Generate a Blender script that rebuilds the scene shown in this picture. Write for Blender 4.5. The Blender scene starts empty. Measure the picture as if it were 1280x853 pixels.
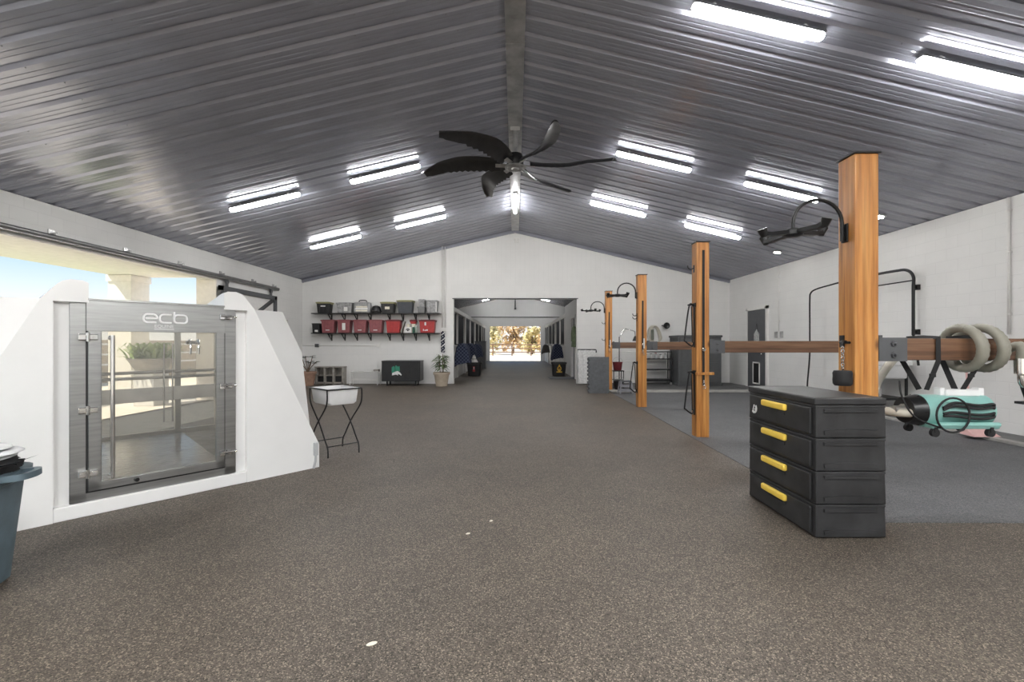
import bpy, bmesh, math, random
from mathutils import Vector, Matrix
random.seed(7)
SC = bpy.context.scene
COL = SC.collection
PI = math.pi
F = 569.0
CH = 1.4
def at(px, py, Y):
    """world point seen at a photo position, given its distance"""
    return Vector(((px - 644) / F * Y, Y, CH - (py - 430) / F * Y))

# ------------------------------------------------------------------ mesh builder
class MB:
    def __init__(self):
        self.bm = bmesh.new()
        self.mi = 0
        self.flat = self.bm.faces.layers.int.new('flat')
    def _tag(self, faces):
        for f in faces:
            f.material_index = self.mi
    def poly(self, pts):
        f = self.bm.faces.new([self.bm.verts.new(Vector(p)) for p in pts])
        self._tag([f]); return f
    def mesh(self, verts, faces):
        vs = [self.bm.verts.new(Vector(v)) for v in verts]
        out = []
        for f in faces:
            try: out.append(self.bm.faces.new([vs[i] for i in f]))
            except ValueError: pass
        self._tag(out)
        return vs
    def box(self, c, s, rz=0.0, bev=0.0, seg=2, rx=0.0, ry=0.0, taper=1.0):
        b = bmesh.new()
        bmesh.ops.create_cube(b, size=1.0)
        for v in b.verts:
            k = taper if v.co.z < 0 else 1.0
            v.co = Vector((v.co.x * s[0] * k, v.co.y * s[1] * k, v.co.z * s[2]))
        if bev > 0:
            bmesh.ops.bevel(b, geom=list(b.edges), offset=bev, segments=seg, profile=0.5, affect='EDGES')
        M = Matrix.Translation(Vector(c)) @ Matrix.Rotation(rz, 4, 'Z') @ Matrix.Rotation(ry, 4, 'Y') @ Matrix.Rotation(rx, 4, 'X')
        self._join(b, M, 1)
        return self
    def bx(self, x0, x1, y0, y1, z0, z1, bev=0.0):
        return self.box(((x0+x1)/2, (y0+y1)/2, (z0+z1)/2), (abs(x1-x0), abs(y1-y0), abs(z1-z0)), bev=bev)
    def _join(self, b, M=Matrix.Identity(4), flat=0):
        m = {}
        for v in b.verts: m[v] = self.bm.verts.new(M @ v.co)
        for f in b.faces:
            nf = self.bm.faces.new([m[v] for v in f.verts]); nf.material_index = self.mi; nf[self.flat] = flat
        b.free()
    def cyl(self, p0, p1, r0, r1=None, seg=14, caps=True):
        p0, p1 = Vector(p0), Vector(p1)
        r1 = r0 if r1 is None else r1
        d = (p1 - p0).normalized()
        a = d.orthogonal().normalized(); b = d.cross(a)
        vs = []
        for p, r in ((p0, r0), (p1, r1)):
            for i in range(seg):
                t = 2*PI*i/seg
                vs.append(p + a*math.cos(t)*r + b*math.sin(t)*r)
        fs = [(i, (i+1) % seg, seg+(i+1) % seg, seg+i) for i in range(seg)]
        if caps: fs += [tuple(reversed(range(seg))), tuple(range(seg, 2*seg))]
        self.mesh(vs, fs); return self
    def tube(self, pts, r, seg=8, closed=False, flat=None):
        """swept round (or flat: (w,h)) section through a polyline"""
        P = [Vector(p) for p in pts]; n = len(P)
        rad = r if isinstance(r, (list, tuple)) else [r]*n
        ref = None; rings = []
        for i in range(n):
            if closed: d = (P[(i+1) % n] - P[i-1])
            elif i == 0: d = P[1]-P[0]
            elif i == n-1: d = P[-1]-P[-2]
            else: d = (P[i+1]-P[i]).normalized() + (P[i]-P[i-1]).normalized()
            d = d.normalized() if d.length > 1e-9 else Vector((0,0,1))
            if ref is None:
                ref = d.orthogonal().normalized()
                if flat is not None:
                    up = Vector(flat[2]) if len(flat) > 2 else Vector((0,0,1))
                    ref = (up - d*up.dot(d))
                    ref = ref.normalized() if ref.length > 1e-6 else d.orthogonal().normalized()
            ref = (ref - d*ref.dot(d)).normalized()
            b = d.cross(ref)
            if flat is not None:
                w, h = flat[0]/2, flat[1]/2
                rings.append([P[i]+b*w+ref*h, P[i]-b*w+ref*h, P[i]-b*w-ref*h, P[i]+b*w-ref*h])
            else:
                rings.append([P[i]+ref*math.cos(2*PI*k/seg)*rad[i]+b*math.sin(2*PI*k/seg)*rad[i] for k in range(seg)])
        s = len(rings[0]); vs = [v for rg in rings for v in rg]; fs = []
        m = n if closed else n-1
        for i in range(m):
            j = (i+1) % n
            for k in range(s):
                fs.append((i*s+k, i*s+(k+1) % s, j*s+(k+1) % s, j*s+k))
        if not closed: fs += [tuple(reversed(range(s))), tuple(range((n-1)*s, n*s))]
        self.mesh(vs, fs); return self
    def lathe(self, prof, c=(0,0,0), seg=24, sx=1.0, sy=1.0, power=None):
        """prof: (r,z) list; power: superellipse exponent for rounded-square sections"""
        vs = []; c = Vector(c)
        for r, z in prof:
            for i in range(seg):
                t = 2*PI*i/seg
                x, y = math.cos(t), math.sin(t)
                if power:
                    k = (abs(x)**power + abs(y)**power) ** (-1.0/power); x *= k; y *= k
                vs.append(c + Vector((x*r*sx, y*r*sy, z)))
        n = len(prof); fs = []
        for j in range(n-1):
            for i in range(seg):
                fs.append((j*seg+i, j*seg+(i+1) % seg, (j+1)*seg+(i+1) % seg, (j+1)*seg+i))
        if prof[0][0] > 1e-6: fs.append(tuple(reversed(range(seg))))
        if prof[-1][0] > 1e-6: fs.append(tuple(range((n-1)*seg, n*seg)))
        self.mesh(vs, fs); return self
    def prism(self, poly, v0, v1):
        """poly: 3-D points of one face; extruded from +v0 to +v1"""
        v0, v1 = Vector(v0), Vector(v1); n = len(poly)
        vs = [Vector(p)+v0 for p in poly] + [Vector(p)+v1 for p in poly]
        fs = [tuple(reversed(range(n))), tuple(range(n, 2*n))] + [(i, (i+1) % n, n+(i+1) % n, n+i) for i in range(n)]
        self.mesh(vs, fs); return self
    def ball(self, c, r, seg=12, sc=(1,1,1)):
        b = bmesh.new(); bmesh.ops.create_uvsphere(b, u_segments=seg, v_segments=max(6, seg//2), radius=r)
        self._join(b, Matrix.Translation(Vector(c)) @ Matrix.Diagonal((*sc, 1)))
        return self
    def xf(self, M):
        bmesh.ops.transform(self.bm, matrix=M, verts=self.bm.verts); return self
    def build(self, name, mats, parent=None, world=False, kind=None, label=None, sharp=0.6, weld=True):
        bm = self.bm
        if weld: bmesh.ops.remove_doubles(bm, verts=bm.verts, dist=1e-5)
        bmesh.ops.recalc_face_normals(bm, faces=bm.faces)
        for e in bm.edges:
            if len(e.link_faces) != 2 or e.calc_face_angle(9) > sharp: e.smooth = False
        for f in bm.faces: f.smooth = not f[self.flat]
        me = bpy.data.meshes.new(name); bm.to_mesh(me); bm.free()
        for m in (mats if isinstance(mats, (list, tuple)) else [mats]): me.materials.append(m)
        o = bpy.data.objects.new(name, me); COL.objects.link(o)
        if parent is not None:
            if world:
                r = parent
                M = Matrix.Identity(4)
                while r is not None:
                    M = (Matrix.Translation(r.location) @ r.rotation_euler.to_matrix().to_4x4()) @ M; r = r.parent
                me.transform(M.inverted())
            o.parent = parent
        if kind: o['kind'] = kind
        if label: o['label'] = label
        return o

def arc(c, r, a0, a1, n, ax='xz'):
    out = []
    for i in range(n+1):
        t = a0 + (a1-a0)*i/n
        u, w = math.cos(t)*r, math.sin(t)*r
        p = {'xz': (u, 0, w), 'xy': (u, w, 0), 'yz': (0, u, w)}[ax]
        out.append(Vector(c)+Vector(p))
    return out
def smooth_path(pts, n=6):
    P = [Vector(p) for p in pts]; out = []
    for i in range(len(P)-1):
        p0 = P[max(i-1, 0)]; p1 = P[i]; p2 = P[i+1]; p3 = P[min(i+2, len(P)-1)]
        for k in range(n):
            t = k/n
            out.append(0.5*((2*p1)+(p2-p0)*t+(2*p0-5*p1+4*p2-p3)*t*t+(3*p1-p0-3*p2+p3)*t**3))
    out.append(P[-1]); return out

def tag(o, label, cat, group=None, kind=None):
    o['label'] = label; o['category'] = cat
    if group: o['group'] = group
    if kind: o['kind'] = kind
    return o
def thing(name, label, cat, loc=(0,0,0), rz=0.0, group=None):
    o = bpy.data.objects.new(name, None); COL.objects.link(o)
    o.location = loc; o.rotation_euler = (0, 0, rz); o.empty_display_size = 0.1
    return tag(o, label, cat, group)
def struct(o):
    o['kind'] = 'structure'; return o
def dup(root, label, loc=None, rz=None):
    r = root.copy(); COL.objects.link(r)
    if loc is not None: r.location = loc
    if rz is not None: r.rotation_euler = (0, 0, rz)
    r['label'] = label
    for ch in list(root.children):
        c = ch.copy(); COL.objects.link(c); c.parent = r
        for g in list(ch.children):
            d = g.copy(); COL.objects.link(d); d.parent = c
    return r

# ------------------------------------------------------------------ materials
def new_mat(name):
    m = bpy.data.materials.new(name); m.use_nodes = True
    nt = m.node_tree; b = nt.nodes['Principled BSDF']
    return m, nt, b
def ramp(nt, fac, stops):
    r = nt.nodes.new('ShaderNodeValToRGB'); e = r.color_ramp.elements
    while len(e) < len(stops): e.new(0.5)
    for el, (p, c) in zip(e, stops): el.position = p; el.color = (*c, 1)
    nt.links.new(fac, r.inputs[0]); return r
def coords(nt, scale=(1,1,1), rot=(0,0,0)):
    tc = nt.nodes.new('ShaderNodeTexCoord'); mp = nt.nodes.new('ShaderNodeMapping')
    mp.inputs['Scale'].default_value = scale; mp.inputs['Rotation'].default_value = rot
    nt.links.new(tc.outputs['Object'], mp.inputs[0]); return mp.outputs[0]
def noise(nt, vec, scale, detail=3, rough=0.55):
    n = nt.nodes.new('ShaderNodeTexNoise'); n.inputs['Scale'].default_value = scale
    n.inputs['Detail'].default_value = detail; n.inputs['Roughness'].default_value = rough
    nt.links.new(vec, n.inputs['Vector']); return n
def bump(nt, b, h, strength=0.3, dist=0.01):
    bp = nt.nodes.new('ShaderNodeBump'); bp.inputs['Strength'].default_value = strength; bp.inputs['Distance'].default_value = dist
    nt.links.new(h, bp.inputs['Height']); nt.links.new(bp.outputs[0], b.inputs['Normal'])
def M_(name, col, rough=0.5, metal=0.0, var=0.12, scale=9.0, bmp=0.0, bscale=60.0, coat=0.0, spec=0.5, stretch=(1,1,1)):
    m, nt, b = new_mat(name)
    v = coords(nt, stretch)
    n = noise(nt, v, scale, 4)
    lo = tuple(max(0, c*(1-var)) for c in col); hi = tuple(min(1, c*(1+var)) for c in col)
    r = ramp(nt, n.outputs['Fac'], [(0.3, lo), (0.7, hi)])
    nt.links.new(r.outputs[0], b.inputs['Base Color'])
    b.inputs['Roughness'].default_value = rough; b.inputs['Metallic'].default_value = metal
    b.inputs['Specular IOR Level'].default_value = spec
    if coat: b.inputs['Coat Weight'].default_value = coat; b.inputs['Coat Roughness'].default_value = 0.1
    if bmp:
        n2 = noise(nt, v, bscale, 3); bump(nt, b, n2.outputs['Fac'], bmp)
    return m
def emit(name, col, s):
    m, nt, b = new_mat(name)
    b.inputs['Base Color'].default_value = (*col, 1)
    b.inputs['Emission Color'].default_value = (*col, 1); b.inputs['Emission Strength'].default_value = s
    return m
def wood(name, c_dark, c_mid, c_light, axis='z', rough=0.45):
    m, nt, b = new_mat(name)
    st = {'z': (9, 9, 0.55), 'x': (0.55, 9, 9), 'y': (9, 0.55, 9)}[axis]
    v = coords(nt, st); n = noise(nt, v, 1.6, 6, 0.62)
    st2 = {'z': (60, 60, 1.2), 'x': (1.2, 60, 60), 'y': (60, 1.2, 60)}[axis]
    n2 = noise(nt, coords(nt, st2), 1.0, 3)
    r = ramp(nt, n.outputs['Fac'], [(0.30, c_dark), (0.48, c_mid), (0.72, c_light)])
    r2 = ramp(nt, n2.outputs['Fac'], [(0.3, (0.72, 0.72, 0.72)), (0.6, (1, 1, 1))])
    mx = nt.nodes.new('ShaderNodeMix'); mx.data_type = 'RGBA'; mx.blend_type = 'MULTIPLY'; mx.inputs[0].default_value = 1
    nt.links.new(r.outputs[0], mx.inputs['A']); nt.links.new(r2.outputs[0], mx.inputs['B'])
    # knots
    kst = {'z': (2.6, 2.6, 1.1), 'x': (1.1, 2.6, 2.6), 'y': (2.6, 1.1, 2.6)}[axis]
    vo = nt.nodes.new('ShaderNodeTexVoronoi'); vo.inputs['Scale'].default_value = 1.5
    nt.links.new(coords(nt, kst), vo.inputs['Vector'])
    rk = ramp(nt, vo.outputs['Distance'], [(0.04, (0.16, 0.10, 0.07)), (0.11, (1, 1, 1))])
    mk = nt.nodes.new('ShaderNodeMix'); mk.data_type = 'RGBA'; mk.blend_type = 'MULTIPLY'; mk.inputs[0].default_value = 0.85
    nt.links.new(mx.outputs['Result'], mk.inputs['A']); nt.links.new(rk.outputs[0], mk.inputs['B'])
    nt.links.new(mk.outputs['Result'], b.inputs['Base Color'])
    b.inputs['Roughness'].default_value = rough
    bump(nt, b, n2.outputs['Fac'], 0.25, 0.004)
    return m
def block_wall(name, plane, col=(0.74, 0.735, 0.72), boards=None):
    """white painted concrete block; above `boards` metres, ribbed white panel"""
    m, nt, b = new_mat(name)
    tc = nt.nodes.new('ShaderNodeTexCoord'); sp = nt.nodes.new('ShaderNodeSeparateXYZ'); cb = nt.nodes.new('ShaderNodeCombineXYZ')
    nt.links.new(tc.outputs['Object'], sp.inputs[0])
    nt.links.new(sp.outputs['X' if plane == 'xz' else 'Y'], cb.inputs[0]); nt.links.new(sp.outputs['Z'], cb.inputs[1])
    br = nt.nodes.new('ShaderNodeTexBrick')
    br.inputs['Scale'].default_value = 1.0; br.inputs['Brick Width'].default_value = 0.406; br.inputs['Row Height'].default_value = 0.203
    br.inputs['Mortar Size'].default_value = 0.006; br.inputs['Mortar Smooth'].default_value = 0.6
    nt.links.new(cb.outputs[0], br.inputs['Vector'])
    dk = tuple(c*0.93 for c in col)
    br.inputs['Color1'].default_value = (*col, 1); br.inputs['Color2'].default_value = (*[c*0.985 for c in col], 1); br.inputs['Mortar'].default_value = (*dk, 1)
    hgt = br.outputs['Fac']; colr = br.outputs['Color']
    if boards:
        wv = nt.nodes.new('ShaderNodeTexWave'); wv.inputs['Scale'].default_value = 1.9; wv.wave_profile = 'SAW'
        nt.links.new(cb.outputs[0], wv.inputs['Vector'])
        gt = nt.nodes.new('ShaderNodeMath'); gt.operation = 'GREATER_THAN'; gt.inputs[1].default_value = boards
        nt.links.new(sp.outputs['Z'], gt.inputs[0])
        rw = ramp(nt, wv.outputs['Fac'], [(0.0, tuple(c*0.945 for c in col)), (0.12, col), (1.0, col)])
        mx = nt.nodes.new('ShaderNodeMix'); mx.data_type = 'RGBA'
        nt.links.new(gt.outputs[0], mx.inputs[0]); nt.links.new(colr, mx.inputs['A']); nt.links.new(rw.outputs[0], mx.inputs['B'])
        colr = mx.outputs['Result']
    n = noise(nt, tc.outputs['Object'], 1.7, 4)
    rn = ramp(nt, n.outputs['Fac'], [(0.3, (0.95, 0.95, 0.95)), (0.7, (1, 1, 1))])
    mm = nt.nodes.new('ShaderNodeMix'); mm.data_type = 'RGBA'; mm.blend_type = 'MULTIPLY'; mm.inputs[0].default_value = 1
    nt.links.new(colr, mm.inputs['A']); nt.links.new(rn.outputs[0], mm.inputs['B'])
    nt.links.new(mm.outputs['Result'], b.inputs['Base Color'])
    b.inputs['Roughness'].default_value = 0.65
    inv = nt.nodes.new('ShaderNodeMath'); inv.operation = 'SUBTRACT'; inv.inputs[0].default_value = 1; nt.links.new(hgt, inv.inputs[1])
    bump(nt, b, inv.outputs[0], 0.35, 0.006)
    return m
def rubber(name, dark, mid, light, gran=170.0, sheen=0.55):
    m, nt, b = new_mat(name)
    v = coords(nt)
    vo = nt.nodes.new('ShaderNodeTexVoronoi'); vo.inputs['Scale'].default_value = gran
    nt.links.new(v, vo.inputs['Vector'])
    sp = nt.nodes.new('ShaderNodeSeparateColor'); nt.links.new(vo.outputs['Color'], sp.inputs[0])
    r = ramp(nt, sp.outputs[0], [(0.0, dark), (0.45, mid), (0.78, mid), (1.0, light)])
    n = noise(nt, v, 0.45, 5, 0.6); n3 = noise(nt, v, 2.6, 4, 0.65)
    rl = ramp(nt, n.outputs['Fac'], [(0.32, (0.80, 0.81, 0.82)), (0.68, (1.08, 1.07, 1.05))])
    rs = ramp(nt, n3.outputs['Fac'], [(0.3, (0.88, 0.88, 0.88)), (0.7, (1.06, 1.06, 1.06))])
    cur = r.outputs[0]
    for q in (rl, rs):
        mx = nt.nodes.new('ShaderNodeMix'); mx.data_type = 'RGBA'; mx.blend_type = 'MULTIPLY'; mx.inputs[0].default_value = 1
        nt.links.new(cur, mx.inputs['A']); nt.links.new(q.outputs[0], mx.inputs['B']); cur = mx.outputs['Result']
    # small pale dirt flecks
    vf = nt.nodes.new('ShaderNodeTexVoronoi'); vf.inputs['Scale'].default_value = 1.1; vf.inputs['Randomness'].default_value = 1
    nt.links.new(v, vf.inputs['Vector'])
    nf = noise(nt, v, 40, 2)
    ad = nt.nodes.new('ShaderNodeMath'); ad.operation = 'MULTIPLY_ADD'; ad.inputs[1].default_value = 0.05; nt.links.new(nf.outputs['Fac'], ad.inputs[0]); nt.links.new(vf.outputs['Distance'], ad.inputs[2])
    rf = ramp(nt, ad.outputs[0], [(0.036, (1, 1, 1)), (0.042, (0, 0, 0))])
    mf = nt.nodes.new('ShaderNodeMix'); mf.data_type = 'RGBA'; nt.links.new(rf.outputs[0], mf.inputs[0]); nt.links.new(cur, mf.inputs['A']); mf.inputs['B'].default_value = (0.42, 0.38, 0.33, 1)
    nt.links.new(mf.outputs['Result'], b.inputs['Base Color'])
    b.inputs['Roughness'].default_value = sheen
    b.inputs['Specular IOR Level'].default_value = 0.3
    bump(nt, b, sp.outputs[0], 0.25, 0.004)
    return m

W_BACK = block_wall('white_block_end_wall', 'xz', boards=3.62)
W_SIDE = block_wall('white_block_side_wall', 'yz')
PAINT = M_('white_paint', (0.72, 0.71, 0.69), 0.5, var=0.04)
SHELLW = M_('white_gelcoat', (0.80, 0.80, 0.79), 0.22, var=0.03, scale=2, coat=0.3)
BEIGE = M_('beige_stucco', (0.84, 0.79, 0.73), 0.8, var=0.05, bmp=0.1)
FLOOR = rubber('brown_rubber_floor', (0.020, 0.017, 0.014), (0.108, 0.090, 0.073), (0.33, 0.275, 0.22), gran=180.0)
GREYF = rubber('grey_rubber_floor', (0.052, 0.053, 0.056), (0.125, 0.127, 0.132), (0.23, 0.23, 0.235), sheen=0.6)
CONC = M_('concrete', (0.34, 0.33, 0.31), 0.8, var=0.2, scale=5, bmp=0.2)
PALEC = M_('pale_concrete', (0.62, 0.58, 0.52), 0.8, var=0.12, scale=4, bmp=0.1)
BANDM = M_('pale_steel_band', (0.58, 0.57, 0.54), 0.4, 0.2, var=0.15, scale=4)
CONCD = M_('dark_concrete', (0.12, 0.12, 0.12), 0.7, var=0.25, scale=4, bmp=0.2)
CEIL = M_('dark_painted_steel', (0.325, 0.335, 0.39), 0.18, 0.4, var=0.08, scale=1.5, spec=0.7)
GALV = M_('galvanised_steel', (0.42, 0.42, 0.42), 0.38, 0.75, var=0.25, scale=5)
STEEL = M_('brushed_steel', (0.37, 0.375, 0.37), 0.34, 1.0, var=0.12, scale=3, stretch=(1, 1, 14))
STEELD = M_('dull_steel', (0.44, 0.43, 0.40), 0.40, 0.9, var=0.15, scale=3)
CHROME = M_('chrome', (0.75, 0.75, 0.74), 0.15, 1.0, var=0.05)
BLACK = M_('black_plastic', (0.016, 0.016, 0.017), 0.42, var=0.25, scale=6)
BLKDUST = M_('dusty_black_plastic', (0.022, 0.022, 0.023), 0.5, var=0.5, scale=5, bmp=0.06, bscale=25)
BLKMET = M_('black_metal', (0.018, 0.018, 0.019), 0.35, 0.4, var=0.2)
BLKRUB = M_('black_strap', (0.012, 0.012, 0.013), 0.7, var=0.2)
YELLOW = M_('yellow_plastic', (0.86, 0.60, 0.09), 0.4, var=0.06)
POSTW = wood('stained_post_wood', (0.26, 0.095, 0.022), (0.50, 0.205, 0.046), (0.66, 0.34, 0.10), 'z', 0.35)
BEAMW = wood('weathered_beam_wood', (0.06, 0.030, 0.016), (0.155, 0.076, 0.040), (0.27, 0.15, 0.085), 'x', 0.5)
DGREY = M_('dark_grey_paint', (0.085, 0.088, 0.094), 0.5, var=0.06)
CABGREY = M_('grey_plastic', (0.080, 0.083, 0.086), 0.5, var=0.08)
TEAL = M_('teal_enamel', (0.25, 0.49, 0.45), 0.28, var=0.06, coat=0.4)
HOSE = M_('grey_hose', (0.25, 0.24, 0.20), 0.55, var=0.1)
BEIGEHOSE = M_('beige_hose', (0.48, 0.45, 0.38), 0.55, var=0.1)
PINK = M_('pink_plastic', (0.72, 0.45, 0.43), 0.5, var=0.06)
BINBLUE = M_('blue_grey_plastic', (0.095, 0.135, 0.16), 0.5, var=0.15, bmp=0.05)
TUBW = M_('white_tub_enamel', (0.80, 0.80, 0.80), 0.3, var=0.03, coat=0.3)
CLEAR = M_('clear_plastic_sheet', (0.62, 0.63, 0.64), 0.2, var=0.15)
REDMUT = M_('dusty_red_plastic', (0.26, 0.08, 0.088), 0.5, var=0.15)
RED = M_('red_plastic', (0.40, 0.035, 0.035), 0.45, var=0.12)
REDDK = M_('dark_red_plastic', (0.14, 0.02, 0.025), 0.5, var=0.1)
OLIVE = M_('yellow_green_lid', (0.25, 0.24, 0.11), 0.5, var=0.1)
TOTEGREY = M_('cloudy_grey_tote', (0.30, 0.30, 0.30), 0.35, var=0.35, scale=14)
CREAMP = M_('cream_paper', (0.70, 0.66, 0.55), 0.7, var=0.1)
LABELW = M_('white_label', (0.75, 0.74, 0.72), 0.6, var=0.03)
TERRA = M_('terracotta', (0.34, 0.21, 0.15), 0.8, var=0.15)
POTB = M_('beige_pot', (0.42, 0.35, 0.27), 0.7, var=0.1)
LEAF = M_('green_leaf', (0.10, 0.15, 0.055), 0.45, var=0.5, scale=11)
LEAFD = M_('dark_leaf', (0.03, 0.05, 0.03), 0.4, var=0.4, scale=9)
STEM = M_('brown_stem', (0.16, 0.11, 0.07), 0.8, var=0.2)
SOIL = M_('potting_soil', (0.03, 0.022, 0.016), 0.9, var=0.3, bmp=0.4)
GREYWOOD = M_('grey_washed_wood', (0.32, 0.30, 0.27), 0.7, var=0.2, scale=7)
LOGOG = M_('green_print', (0.03, 0.22, 0.14), 0.6, var=0.1)
LOGOW = M_('white_print', (0.70, 0.70, 0.70), 0.6, var=0.04)
LOGOY = M_('yellow_print', (0.75, 0.45, 0.06), 0.5, var=0.06)
NAVY = M_('navy_cloth', (0.02, 0.025, 0.055), 0.85, var=0.2)
COATG = M_('olive_cloth', (0.16, 0.20, 0.12), 0.85, var=0.25, bmp=0.2)
MATG = M_('grey_rubber_mat', (0.10, 0.105, 0.112), 0.75, var=0.18, scale=12, bmp=0.4, bscale=40)
BRICKM = M_('tan_masonry', (0.42, 0.34, 0.25), 0.9, var=0.25, scale=6, bmp=0.2)
SAND = M_('pale_sand', (0.72, 0.62, 0.48), 0.95, var=0.1, scale=0.6)
GRASS = M_('lawn_grass', (0.20, 0.30, 0.07), 0.9, var=0.4, scale=7, bmp=0.6)
FENCEW = M_('brown_fence_wood', (0.17, 0.10, 0.06), 0.8, var=0.2)
WATERF = M_('wet_dark_plate', (0.27, 0.265, 0.28), 0.16, 0.15, var=0.45, scale=6, bmp=0.35, bscale=9, stretch=(1, 4, 1))
TUBE = emit('led_tube', (1.0, 0.992, 0.975), 60.0)
FILL_PANEL = emit('fill_panel', (1.0, 0.992, 0.975), 90.0)  # glow of the added fill panels behind the camera
SPOTE = emit('led_disc', (1.0, 0.98, 0.94), 60.0)
def plaid():
    m, nt, b = new_mat('navy_plaid_cloth')
    v = coords(nt, (1, 1, 1)); ck = nt.nodes.new('ShaderNodeTexChecker'); ck.inputs['Scale'].default_value = 15
    nt.links.new(v, ck.inputs['Vector']); ck.inputs['Color1'].default_value = (0.012, 0.016, 0.045, 1); ck.inputs['Color2'].default_value = (0.07, 0.085, 0.13, 1)
    nt.links.new(ck.outputs['Color'], b.inputs['Base Color']); b.inputs['Roughness'].default_value = 0.9
    return m
PLAID = plaid()
def glass():
    m, nt, b = new_mat('clear_panel')
    out = nt.nodes['Material Output']; tr = nt.nodes.new('ShaderNodeBsdfTransparent'); gl = nt.nodes.new('ShaderNodeBsdfGlossy')
    tr.inputs[0].default_value = (0.95, 0.94, 0.91, 1); gl.inputs['Roughness'].default_value = 0.03
    fr = nt.nodes.new('ShaderNodeFresnel'); fr.inputs[0].default_value = 1.45
    mx = nt.nodes.new('ShaderNodeMixShader')
    nt.links.new(fr.outputs[0], mx.inputs[0]); nt.links.new(tr.outputs[0], mx.inputs[1]); nt.links.new(gl.outputs[0], mx.inputs[2])
    df = nt.nodes.new('ShaderNodeBsdfDiffuse'); df.inputs[0].default_value = (.9, .89, .86, 1)
    m2 = nt.nodes.new('ShaderNodeMixShader'); m2.inputs[0].default_value = 0.07
    nt.links.new(mx.outputs[0], m2.inputs[1]); nt.links.new(df.outputs[0], m2.inputs[2])
    nt.links.new(m2.outputs[0], out.inputs['Surface'])
    return m
GLASS = glass()
def leafmat(name, a, bcol):
    m, nt, b = new_mat(name)
    n = noise(nt, coords(nt), 1.3, 4); r = ramp(nt, n.outputs['Fac'], [(0.35, a), (0.65, bcol)])
    nt.links.new(r.outputs[0], b.inputs['Base Color']); b.inputs['Roughness'].default_value = 0.7
    b.inputs['Transmission Weight'].default_value = 0.0
    return m
TREE1 = leafmat('sunlit_foliage', (0.34, 0.28, 0.10), (0.85, 0.74, 0.42))
TREE2 = leafmat('rusty_foliage', (0.33, 0.19, 0.07), (0.80, 0.60, 0.34))
FERN = leafmat('fern_green', (0.16, 0.26, 0.05), (0.42, 0.52, 0.20))
HEDGEM = leafmat('hedge_foliage', (0.30, 0.26, 0.14), (0.55, 0.45, 0.26))
# ================================================================== SETTING
XL, XR, YB, EAVE, RIDGE, SL = -7.45, 7.50, 15.93, 3.64, 5.40, 0.2356
YEND, YFRONT = 37.2, -7.0
def zc(x): return RIDGE - SL*abs(x)
SLA = math.atan(SL)

# floors
m = MB(); m.bx(XL-0.2, XR+0.2, YFRONT-0.2, YEND+0.2, -0.12, 0.0); struct(m.build('floor', FLOOR))
m = MB()
m.mesh([(2.60, 3.56, 0), (7.5, 3.52, 0), (7.5, 13.05, 0), (2.74, 13.05, 0), (2.70, 9.4, 0), (2.64, 6.7, 0),
        (2.60, 3.56, .006), (7.5, 3.52, .006), (7.5, 13.05, .006), (2.74, 13.05, .006), (2.70, 9.4, .006), (2.64, 6.7, .006)],
       [(6, 7, 8, 9, 10, 11), (0, 1, 7, 6), (1, 2, 8, 7), (2, 3, 9, 8), (3, 4, 10, 9), (4, 5, 11, 10), (5, 0, 6, 11)])
struct(m.build('floor', GREYF))
m = MB(); m.bx(XL, -5.75, 5.6, 11.6, 0, .008, .002); struct(m.build('floor', CONC))
m = MB(); m.bx(2.75, 6.9, 13.05, 13.55, 0.0, 0.035, bev=0.008); struct(m.build('trim_1', CONC))
m = MB(); m.bx(6.86, 6.98, 3.0, 13.55, 0.0, 0.05, bev=0.01); struct(m.build('trim_2', CONC))
m = MB(); m.bx(6.98, XR, 3.0, YB, 0.0, 0.04); m.bx(2.75, 6.98, 13.55, YB, 0.0, 0.03); struct(m.build('floor', CONCD))

# side walls (block), with the wide doorway in the left one
T = 0.24
def side_wall(name, xin, s, spans):
    m = MB()
    for (y0, y1, z0, z1) in spans:
        m.bx(xin, xin+s*T, y0, y1, z0, z1)
    m.bx(xin+s*0.1, xin+s*T, YFRONT, YEND+0.2, EAVE-0.02, EAVE+0.16)
    return struct(m.build(name, W_SIDE))
OP0, OP1, OPZ = 2.0, 11.35, 3.02
side_wall('wall_left', XL, -1, [(YFRONT, OP0, 0, EAVE-0.005), (OP0, OP1, OPZ, EAVE-0.005), (OP1, YEND+0.2, 0, EAVE-0.005)])
side_wall('wall_right', XR, 1, [(YFRONT, YEND+0.2, 0, EAVE-0.015)])

def gable(name, y0, y1, half, top, mat):
    m = MB()
    d = (0, y1-y0, 0); z = (0, 0, 0)
    m.prism([(XL, y0, 0), (-half, y0, 0), (-half, y0, top), (-half, y0, zc(half)-.02), (XL, y0, EAVE-.02)], z, d)
    m.prism([(half, y0, 0), (XR, y0, 0), (XR, y0, EAVE-.03), (half, y0, zc(half)-.02), (half, y0, top)], z, d)
    m.prism([(-half, y0, top), (half, y0, top), (half, y0, zc(half)-.02), (0, y0, RIDGE-.02), (-half, y0, zc(half)-.02)], z, d)
    return struct(m.build(name, mat))
gable('wall_back', YB, YB+0.22, 2.155, 2.97, W_BACK)
gable('wall_corridor_end', YEND, YEND+0.2, 2.08, 2.84, W_BACK)
gable('wall_front', YFRONT-0.2, YFRONT, 5.6, 3.5, W_BACK)
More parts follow.
